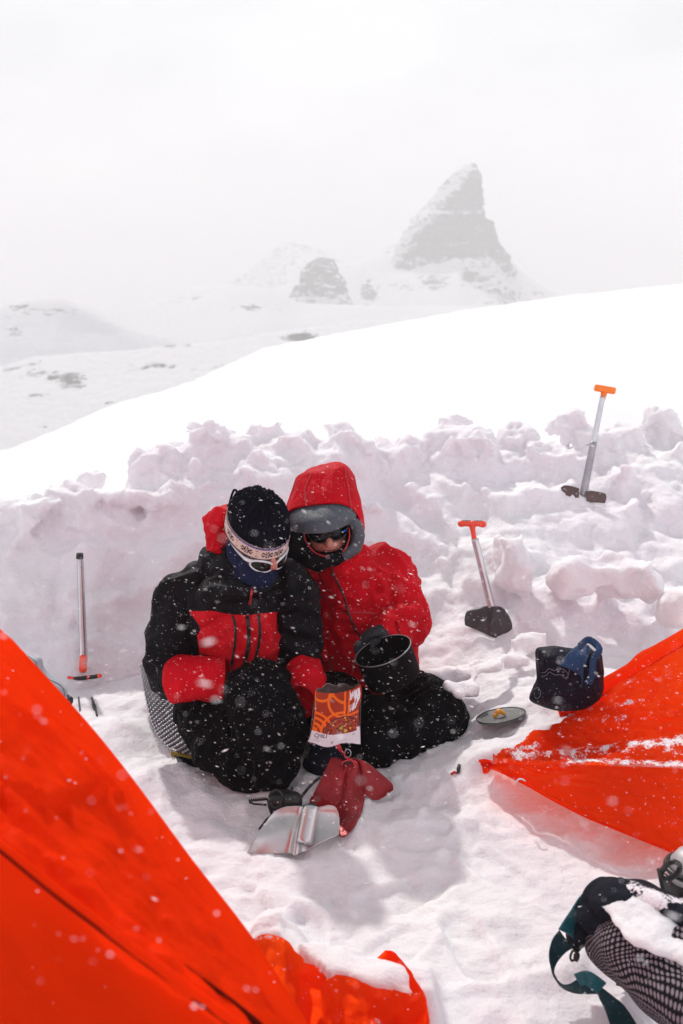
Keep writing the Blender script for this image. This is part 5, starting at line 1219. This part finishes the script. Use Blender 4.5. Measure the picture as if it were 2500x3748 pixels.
M_ridge_shade = simple('ridge_shade', (0.16, 0.006, 0.002), .9, spec=.02)  # dark red strip paints the shade just below the ridge
v, f = ribbon([b+Vector((0, .004, -.012)) for b in arc_resample(Bv, 120)], Vector((0, -.8, .6)), .010, .002); mk('ridge_shade', v, f, M_ridge_shade, tn)
# orange snow skirt in front of the near tent
SK_ = [(930, 3440), (965, 3424), (1010, 3428), (1050, 3445), (1085, 3475), (1105, 3500), (1118, 3525), (1150, 3535), (1180, 3560), (1205, 3582), (1232, 3570), (1262, 3574), (1310, 3592), (1370, 3612), (1440, 3622), (1500, 3638), (1546, 3632)]
top = [G(u, v, .125+.012*math.sin(i*1.3)) for i, (u, v) in enumerate(SK)]
low = [Vector((p.x, p.y-.05, -.02)) for p in top]; mid = [Vector((p.x, p.y-.045, p.z*.5)) for p in top]
def snow_sk(u, v):
    s = 0.0
    s += .55*patch(u, v, [(1240, 3730, 22, 60, 1), (1400, 3745, 70, 22, .9), (1410, 3655, 10, 22, .8), (1350, 3690, 12, 10, .7), (1010, 3440, 60, 14, .8), (1130, 3545, 40, 10, .6)])
    s += .34*math.exp(-(line_d((u, v), SK)/9.0)**2); return s
tsheet([top, [a.lerp(b, .3)+Vector((0, -.012, 0)) for a, b in zip(top, mid)], mid, low], 200, 60, 'snow_skirt', M_tent2, tn, lambda s, t, p: .014*noise.noise(Vector((s*7, t*2, 5)))+.006*(1-2*abs(noise.noise(Vector((s*15, t*3, 8))))), snow_sk)
SR = [(1410, 3478), (1435, 3482), (1462, 3505), (1495, 3545), (1520, 3585), (1540, 3615), (1552, 3650), (1560, 3700), (1556, 3760), (1550, 3860)]
topr = [G(u, v, .112+.0015*i) for i, (u, v) in enumerate(SR)]
tsheet([topr, [Vector((p.x+.012, p.y, p.z*.5)) for p in topr], [Vector((p.x+.018, p.y, -.02)) for p in topr]], 80, 20, 'skirt_end', M_tent2, tn, lambda s, t, p: .006*noise.noise(Vector((s*9, t*3, 15))), lambda u, v: .12)
inn = [Vector((p.x-.025, p.y+.0, p.z-.028)) for p in topr]
tsheet([topr, inn], 60, 6, 'skirt_hem', M_tent2, tn, None, lambda u, v: .15)

# right tent
tr_ = empty('tent', snowP(2300, 2900), 'orange tent at the right with snow on its folds, pegged towards the lid', 'tent')
ridge = [(2042, 2588, 2.96), (2110, 2545, 2.97), (2200, 2490, 2.98), (2290, 2440, 2.98), (2345, 2392, 2.98), (2430, 2350, 2.97), (2500, 2308, 2.96), (2700, 2190, 2.94), (2900, 2080, 2.92)]
seam = [(2052, 2622, 2.93), (2110, 2600, 2.93), (2200, 2550, 2.93), (2290, 2490, 2.93), (2350, 2455, 2.93), (2430, 2405, 2.92), (2500, 2362, 2.90), (2700, 2240, 2.86), (2900, 2130, 2.82)]
r1 = [(2046, 2638, 2.90), (2110, 2615, 2.88), (2200, 2590, 2.86), (2290, 2560, 2.84), (2350, 2540, 2.83), (2430, 2515, 2.81), (2500, 2495, 2.79), (2700, 2430, 2.74), (2900, 2370, 2.70)]
r2 = [(1960, 2690, 2.82), (2050, 2668, 2.80), (2150, 2650, 2.78), (2260, 2635, 2.75), (2340, 2625, 2.73), (2430, 2615, 2.70), (2500, 2605, 2.68), (2700, 2580, 2.62), (2900, 2560, 2.58)]
r3 = [(1880, 2750, 2.745), (1990, 2758, 2.72), (2100, 2755, 2.69), (2220, 2740, 2.66), (2320, 2722, 2.63), (2430, 2712, 2.59), (2500, 2705, 2.57), (2700, 2690, 2.50), (2900, 2690, 2.45)]
crest = [(1752, 2783, 2.70), (1800, 2784, 2.66), (1900, 2790, 2.60), (2020, 2795, 2.55), (2140, 2800, 2.50), (2300, 2805, 2.46), (2500, 2812, 2.42), (2700, 2820, 2.36), (2900, 2830, 2.30)]
w1_ = [(1760, 2795, 2.69), (1810, 2800, 2.645), (1910, 2835, 2.56), (2030, 2870, 2.50), (2150, 2900, 2.44), (2310, 2935, 2.39), (2500, 2975, 2.35), (2700, 3010, 2.28), (2900, 3040, 2.20)]
w2_ = [(1775, 2806, 2.68), (1820, 2818, 2.63), (1920, 2868, 2.535), (2040, 2935, 2.46), (2160, 2995, 2.40), (2320, 3060, 2.34), (2520, 3140, 2.29), (2700, 3200, 2.22), (2900, 3260, 2.14)]
back = [(a[0]+10, a[1]+60, a[2]+.16) for a in ridge]
SL = [([(1890, 2760), (1990, 2768), (2100, 2758), (2220, 2742), (2330, 2725), (2430, 2720), (2500, 2715)], 12, .85), ([(2200, 2590), (2290, 2575), (2350, 2562)], 6, .7), ([(2100, 2632), (2200, 2630), (2290, 2622)], 8, .6), ([(2080, 2785), (2250, 2788), (2400, 2794), (2520, 2796)], 9, .8), ([(2070, 2610), (2180, 2560), (2330, 2480)], 5, .5), ([(1860, 2745), (1920, 2742), (1960, 2735)], 16, .65)]
def snow_rt(u, v):
    s = .03
    for pl, w, k in SL: s = max(s, .82*k*math.exp(-(line_d((u, v), pl)/(w*1.7))**2*.5))
    s = max(s, patch(u, v, [(2480, 2745, 90, 34, .62), (2400, 2760, 60, 22, .5), (2430, 2920, 100, 70, .36), (2300, 2985, 40, 20, .3), (2480, 3000, 80, 60, .34), (1930, 2740, 50, 22, .5), (2300, 2650, 160, 60, .16)]))
    return s
def wf_rt(s, t, p):
    e = sstep(0, .04, t)
    w = .015*noise.noise(Vector((s*4, t*7-s*3, 11)))+.011*(1-2*abs(noise.noise(Vector((s*7, t*12-s*5, 13)))))+.006*(1-2*abs(noise.noise(Vector((s*16, t*22-s*6, 17)))))+.003*(1-2*abs(noise.noise(Vector((s*40, t*30, 19)))))
    return w*e
tsheet([back, ridge, seam], 140, 30, 'ridge_sleeve', M_tent2, tr_, lambda s, t, p: .014*math.sin(clamp((t-.5)*2)*math.pi)+.004*noise.noise(Vector((s*14, t*3, 3))), snow_rt)
tsheet([seam, r1, r2, r3, crest], 200, 120, 'side_panel', M_tent2, tr_, wf_rt, snow_rt)
tsheet([crest, w1_, w2_], 180, 60, 'lower_wall', M_tent2, tr_, lambda s, t, p: (.010*noise.noise(Vector((s*6, t*3, 21)))+.005*(1-2*abs(noise.noise(Vector((s*12, t*7+s*5, 23))))))*sstep(0, .1, t), snow_rt)
v, f = tube(cr_pts([P(*q) for q in w2_], 120), [.004]*120, 8); mk('hem', v, f, M_tent, tr_)
# tip tab folded under
tsheet([[(1752, 2780, 2.70), (1775, 2778, 2.685), (1800, 2784, 2.66)], [(1762, 2800, 2.69), (1780, 2805, 2.675), (1800, 2806, 2.655)], [(1768, 2830, 2.69), (1778, 2834, 2.68), (1790, 2825, 2.67)]], 20, 16, 'peg_tab', M_tent, tr_)
v, f = ribbon(cr_pts([P(1888, 2864, 2.53), P(1898, 2852, 2.52), P(1912, 2852, 2.52), P(1922, 2858, 2.52)], 14), BB, .004, .003); mk('hook', v, f, M_white, tr_)
v, f = tube(cr_pts([P(a, b, c-.006) for a, b, c in seam], 120), [.0035]*120, 6); mk('seam_piping', v, f, M_tent, tr_)

# ================================================================== BACKPACK lower right
def Z3(x, y): return 1800+.4464*x, 3000+.4464*y
def GZ(x, y, z): u, v = Z3(x, y); return G(u, v, z)
bp = empty('backpack', G(2350, 3600, 0), 'teal and black rucksack with honeycomb mesh pad, lying snow-dusted at lower right', 'backpack')
M_teal = cloth('teal_webbing', (0.008, 0.085, 0.105), .5, 600, .3, .2)
M_pad = cloth('dark_pad', (0.008, 0.011, 0.018), .7, 600, .15, .5)
def snowed(name, base, hexs=0.0, thr=.52):
    m, nt, b, out = new_mat(name)
    sc2 = nt.nodes.new('ShaderNodeBsdfDiffuse'); c = base
    at = attr(nt, 'snow'); a1 = noise_node(nt, 26, 6, .65); a2 = noise_node(nt, 150, 3, .6)
    fac = math_n(nt, 'ADD', at, math_n(nt, 'ADD', math_n(nt, 'MULTIPLY', math_n(nt, 'SUBTRACT', a1.outputs['Fac'], .5), 1.3), math_n(nt, 'MULTIPLY', math_n(nt, 'SUBTRACT', a2.outputs['Fac'], .5), .8)))
    ff = ramp(nt, fac, thr, thr+.1)
    colr = (*base,) if not hexs else None
    if hexs:
        at2 = nt.nodes.new('ShaderNodeAttribute'); at2.attribute_name = 'uvp'; vo = nt.nodes.new('ShaderNodeTexVoronoi'); vo.inputs['Scale'].default_value = hexs; vo.inputs['Randomness'].default_value = .1
        mpn = nt.nodes.new('ShaderNodeMapping'); mpn.inputs['Scale'].default_value = (1, .8, 1); nt.links.new(at2.outputs['Vector'], mpn.inputs[0]); nt.links.new(mpn.outputs[0], vo.inputs['Vector'])
        hx = ramp(nt, vo.outputs['Distance'], .28, .38, (.26, .22, .25), base); colr = hx
    nt.links.new(mixc(nt, ff, colr, (.80, .75, .79)), b.inputs['Base Color']); b.inputs['Roughness'].default_value = .8; b.inputs['Specular IOR Level'].default_value = .1
    add_bump(nt, b, [(fac, .7, .008)]); return m
M_mesh = snowed('honeycomb_mesh', (0.008, 0.007, 0.010), 108, .50); M_pads = snowed('padded_back', (0.008, 0.010, 0.017), 0, .56)
def zsheet(rows, nu, nv, name, m, parent, amp, snowfn, th, seed=0):
    g = sheet_pts([[GZ(*q) for q in r] for r in rows], nu, nv); vs = []; uv = []; LX = sum((g[nv//2][j+1]-g[nv//2][j]).length for j in range(nu-1)); LY = sum((g[i+1][nu//2]-g[i][nu//2]).length for i in range(nv-1))
    for i in range(nv):
        for j in range(nu):
            p = g[i][j]; d = amp*(.012*noise.noise(p*9+Vector((seed, 0, 0)))+.006*noise.noise(p*24)); vs.append(p+Vector((0, 0, d)))
            uv.append((j/(nu-1)*LX, i/(nv-1)*LY, 0))
    o = mk(name, vs, grid_faces(nv, nu), m, parent); fattr(o, 'snow', [snowfn((proj(p)[0]-1800)/.4464, (proj(p)[1]-3000)/.4464) for p in vs])
    a = o.data.attributes.new('uvp', 'FLOAT_VECTOR', 'POINT'); a.data.foreach_set('vector', [c for q in uv for c in q])
    solidify(o, th, -1); return o
def sn_mesh(x, y):
    # snow lies over the upper right, bare honeycomb lower left
    d = (x-1230)*.55+(980-y)*.85
    return clamp(.12+d/900, 0, .75)
zsheet([[(905, 1010, .13), (1010, 900, .19), (1150, 820, .21), (1330, 740, .23), (1568, 740, .24), (1850, 760, .24)],
        [(868, 1050, .11), (1020, 1000, .19), (1200, 960, .22), (1400, 960, .23), (1650, 1040, .24), (1950, 1100, .24)],
        [(920, 1110, .09), (1060, 1130, .17), (1250, 1150, .20), (1450, 1220, .215), (1700, 1320, .22), (2000, 1400, .22)],
        [(1060, 1230, .08), (1160, 1290, .13), (1310, 1400, .16), (1480, 1530, .17), (1700, 1680, .18), (2000, 1850, .18)],
        [(1085, 1262, .05), (1190, 1350, .08), (1330, 1480, .09), (1500, 1600, .09), (1700, 1730, .10), (2000, 1900, .10)]], 130, 90, 'mesh_pad', M_mesh, bp, .7, sn_mesh, .03)
garment('yoke_pad', [limb([GZ(900, 640, .21), GZ(1010, 680, .23), GZ(1120, 700, .23), GZ(1300, 760, .22)], [(.045, .035), (.06, .04), (.055, .04), (.05, .035)], 18, 20), limb([GZ(850, 720, .19), GZ(880, 830, .18), GZ(890, 920, .15)], [(.035, .03), (.045, .035), (.025, .022)], 14, 18), limb([GZ(1000, 800, .20), GZ(1080, 860, .19)], [.045, .035], 8, 16)], M_pads, bp, .005, 3, .6, 80.0, (1, 1, 1))
fattr(bp.children[-1], 'snow', [.20+.45*sstep(1080, 1250, (proj(v.co)[0]-1800)/.4464)*0+.10*fbm(v.co, 12, 2) for v in bp.children[-1].data.vertices])
zsheet([[(960, 548, .20), (1100, 556, .22), (1250, 585, .23), (1420, 650, .24), (1568, 725, .25), (1900, 850, .25)], [(1000, 590, .21), (1100, 585, .25), (1250, 630, .27), (1420, 700, .28), (1568, 790, .28), (1900, 950, .28)], [(1060, 650, .21), (1150, 670, .24), (1290, 710, .25), (1450, 770, .26), (1600, 850, .26), (1900, 1000, .26)]], 90, 30, 'lid_pocket', M_pads, bp, .8, lambda x, y: .12+.55*math.exp(-((y-(600+(x-1130)*.36))/34)**2)*(1 if x > 1130 else .2)+.3*sstep(690, 760, y-(x-1300)*.35), .02, 5)
v, f = tube(cr_pts([GZ(955, 548, .215), GZ(1060, 545, .235), (GZ(1160, 556, .245)), GZ(1280, 585, .255), GZ(1420, 640, .262), GZ(1568, 715, .268), GZ(1900, 845, .27)], 70), [(.011, .009)]*70, 12); mk('piping', v, f, M_teal, bp)
# snow heap lying on the pack
hs = [chunk(GZ(1290, 790, .232), (.10, .05, .016), 301, -25, 0, .12, 1), chunk(GZ(1420, 860, .236), (.13, .075, .020), 302, -25, 0, .12, 1), chunk(GZ(1230, 680, .240), (.06, .022, .014), 303, -20, 0, .12, 1), chunk(GZ(1560, 940, .238), (.14, .10, .022), 304, -20, 0, .12, 1), chunk(GZ(1500, 840, .245), (.12, .05, .022), 305, -25, 0, .12, 1), chunk(GZ(1260, 830, .236), (.07, .04, .016), 306, -25, 0, .12, 1), chunk(GZ(1340, 860, .24), (.08, .05, .02), 307, -25, 0, .12, 1)]
V, N, F = remesh(hs, .004, 6); W = [p+Vector((0, 0, .013))+n*(.005*fbm(p, 30, 3)+.006*fbm(p, 11, 2)) for p, n in zip(V, N)]
tag(mk('snow_heap', W, F, M_wallsnow), 'heap of loose snow lying on the teal rucksack', 'snow heap')
# teal rail below the pad
def zribbon(pts, w, name, m, nrm, n=50, th=.0015):
    v, f = ribbon(cr_pts([GZ(*q) for q in pts], n), nrm, w, th); return mk(name, v, f, m, bp)
zribbon([(950, 1140, .06), (1040, 1235, .05), (1200, 1385, .05), (1330, 1480, .05), (1568, 1650, .05), (1800, 1830, .05)], .035, 'side_rail', M_teal, BB)
# shoulder strap: folded teal face, long dark-teal loop, and its tail
ps = [GZ(*q) for q in [(830, 610, .20), (770, 600, .205), (720, 640, .20), (655, 740, .18), (600, 820, .165), (548, 900, .15)]]
g = sheet_pts([ps[0:6], [GZ(830, 640, .17), GZ(790, 670, .17), GZ(745, 740, .16), GZ(690, 830, .15), GZ(665, 900, .14), GZ(655, 960, .13)], [GZ(800, 760, .15), GZ(760, 780, .15), GZ(700, 800, .15), GZ(662, 860, .14), GZ(668, 960, .125), GZ(672, 1040, .11)]], 40, 16)
o = mk('shoulder_strap', [p for r in g for p in r], grid_faces(16, 40), M_teal, bp); solidify(o, .004)
M_web = cloth('dark_teal_webbing', (0.005, 0.030, 0.040), .6, 600, .2, .2)
g = sheet_pts([[GZ(555, 905, .135), GZ(505, 970, .12), GZ(475, 1060, .10), GZ(472, 1150, .085), GZ(488, 1230, .07), GZ(512, 1290, .06), GZ(560, 1360, .05), GZ(620, 1400, .045), GZ(700, 1424, .04), GZ(790, 1424, .04), GZ(880, 1425, .045)],
               [GZ(660, 1055, .10), GZ(610, 1085, .09), GZ(565, 1130, .08), GZ(530, 1180, .075), GZ(512, 1230, .07), GZ(520, 1285, .062), GZ(575, 1350, .062), GZ(640, 1350, .075), GZ(710, 1310, .09), GZ(770, 1295, .10), GZ(830, 1320, .09)]], 90, 10)
o = mk('webbing_loop', [p for r in g for p in r], grid_faces(10, 90), M_web, bp); solidify(o, .003)
g = sheet_pts([[GZ(700, 1312, .095), GZ(770, 1293, .105), GZ(830, 1325, .10), GZ(900, 1375, .08), GZ(1000, 1450, .06), GZ(1090, 1530, .05), GZ(1200, 1700, .05), GZ(1260, 1850, .05)], [GZ(780, 1425, .05), GZ(830, 1424, .05), GZ(870, 1428, .05), GZ(890, 1470, .05), GZ(920, 1540, .04), GZ(950, 1620, .03), GZ(980, 1720, .03), GZ(1010, 1850, .03)]], 80, 14)
o = mk('hip_strap', [p for r in g for p in r], grid_faces(14, 80), M_web, bp); solidify(o, .004)
zribbon([(900, 1380, .085), (830, 1326, .105), (770, 1295, .11), (700, 1314, .10)], .03, 'strap_fold', M_teal, BB, 24)
garment('strap_padding', [limb([GZ(720, 800, .14), GZ(715, 900, .13), GZ(705, 1000, .11), GZ(700, 1050, .10)], [(.02, .02), (.028, .02), (.026, .018), (.012, .012)], 14, 16)], M_pad, bp, .0035, 2, .4, 88)
o = mk('buckle', *tube(cr_pts([GZ(665, 1070, .10), GZ(645, 1120, .09), GZ(655, 1155, .08), GZ(690, 1140, .085), GZ(695, 1095, .095), GZ(672, 1070, .10)], 30), [.0028]*16+[.007]*8+[.0028]*6, 8), M_blkpl, bp)
mk('hook', *tube(cr_pts([GZ(948, 548, .20), GZ(965, 510, .22), GZ(1000, 488, .23), GZ(1040, 505, .225), GZ(1062, 530, .22)], 24), [.0013]*14+[.005]*10, 8), M_blkpl, bp)

# ---- strapped flask at the frame edge behind the pack
fk = empty('flask', G(2490, 3320, 0), 'metal flask with black strap harness behind the rucksack at the right edge', 'flask')
c0 = P(2530, 3300, 2.02); ax = Vector((-.05, .12, 1)).normalized()
M_flask = simple('olive_steel', (0.20, 0.20, 0.15), .35, .6); M_frost = simple('frosted_steel', (0.45, 0.43, 0.44), .5, .2)
v, f = lathe(c0, ax, [(-.06, .05), (-.03, .056), (.03, .056), (.045, .052), (.055, .045)], 40); mk('flask_body', v, f, M_blkpl, fk)
v, f = lathe(c0+ax*.03, ax, [(.02, .045), (.045, .05), (.075, .046), (.095, .03), (.100, .01)], 40); mk('flask_top', v, f, M_frost, fk)
v, f = tube([c0+ax*.085+Vector((.056*math.cos(t*math.pi/18), .056*math.sin(t*math.pi/18), 0)) for t in range(37)], [.007]*37, 8, False); mk('strap', v, f, M_blkpl, fk)
mk('strap', *tube(cr_pts([P(2420, 3192, 1.98), P(2445, 3160, 1.96), P(2470, 3155, 1.95), P(2488, 3170, 1.95), P(2480, 3195, 1.95), P(2450, 3215, 1.96), P(2432, 3205, 1.97)], 30), [.0065]*30, 8), M_blkpl, fk)
mk('handle_post', *tube([P(2416, 3180, 1.98), P(2428, 3235, 1.97), P(2444, 3300, 1.96)], [(.008, .008), (.0095, .008), (.0105, .008)], 10), M_blkpl, fk)

# ================================================================== FALLING SNOW
random.seed(21); fv = []; ff = []
def flake(c, r, d, ln):
    d = d.normalized(); a = d.orthogonal().normalized(); b = d.cross(a); o = len(fv)
    fv.extend([c+d*r*ln, c-d*r*ln, c+a*r, c-a*r, c+b*r, c-b*r])
    for q in ((0, 2, 4), (0, 4, 3), (0, 3, 5), (0, 5, 2), (1, 4, 2), (1, 3, 4), (1, 5, 3), (1, 2, 5)): ff.append(tuple(o+i for i in q))
wind = Vector((1, .1, -.28))
for _ in range(12500):
    Y = 1.2+2.0*random.random()**.55 if random.random() < .965 else random.uniform(.55, 1.2)
    u = random.uniform(-150, 2650); v = random.uniform(1550, 3700); c = P(u, v, Y)
    if c.z < .01: continue
    r = min(.0016, random.lognormvariate(math.log(.00050), .40)); flake(c, r, wind+Vector((random.gauss(0, .25), random.gauss(0, .3), random.gauss(0, .3))), random.choice((1, 1, 1.4, 2.4, 3.6, 5)))
M_flake = bpy.data.materials.new('flake'); M_flake.use_nodes = True; nt = M_flake.node_tree; nt.nodes.clear()
_o = nt.nodes.new('ShaderNodeOutputMaterial'); d1 = nt.nodes.new('ShaderNodeBsdfDiffuse'); d2 = nt.nodes.new('ShaderNodeBsdfTranslucent'); mx_ = nt.nodes.new('ShaderNodeMixShader'); mx_.inputs[0].default_value = .6
d1.inputs[0].default_value = (.95, .95, .97, 1); d2.inputs[0].default_value = (.97, .97, .98, 1); nt.links.new(d1.outputs[0], mx_.inputs[1]); nt.links.new(d2.outputs[0], mx_.inputs[2]); nt.links.new(mx_.outputs[0], _o.inputs[0])
fl = mk('falling_snow', fv, ff, M_flake, None, False); tag(fl, kind='stuff'); fl['label'] = 'snowflakes blowing through the air'
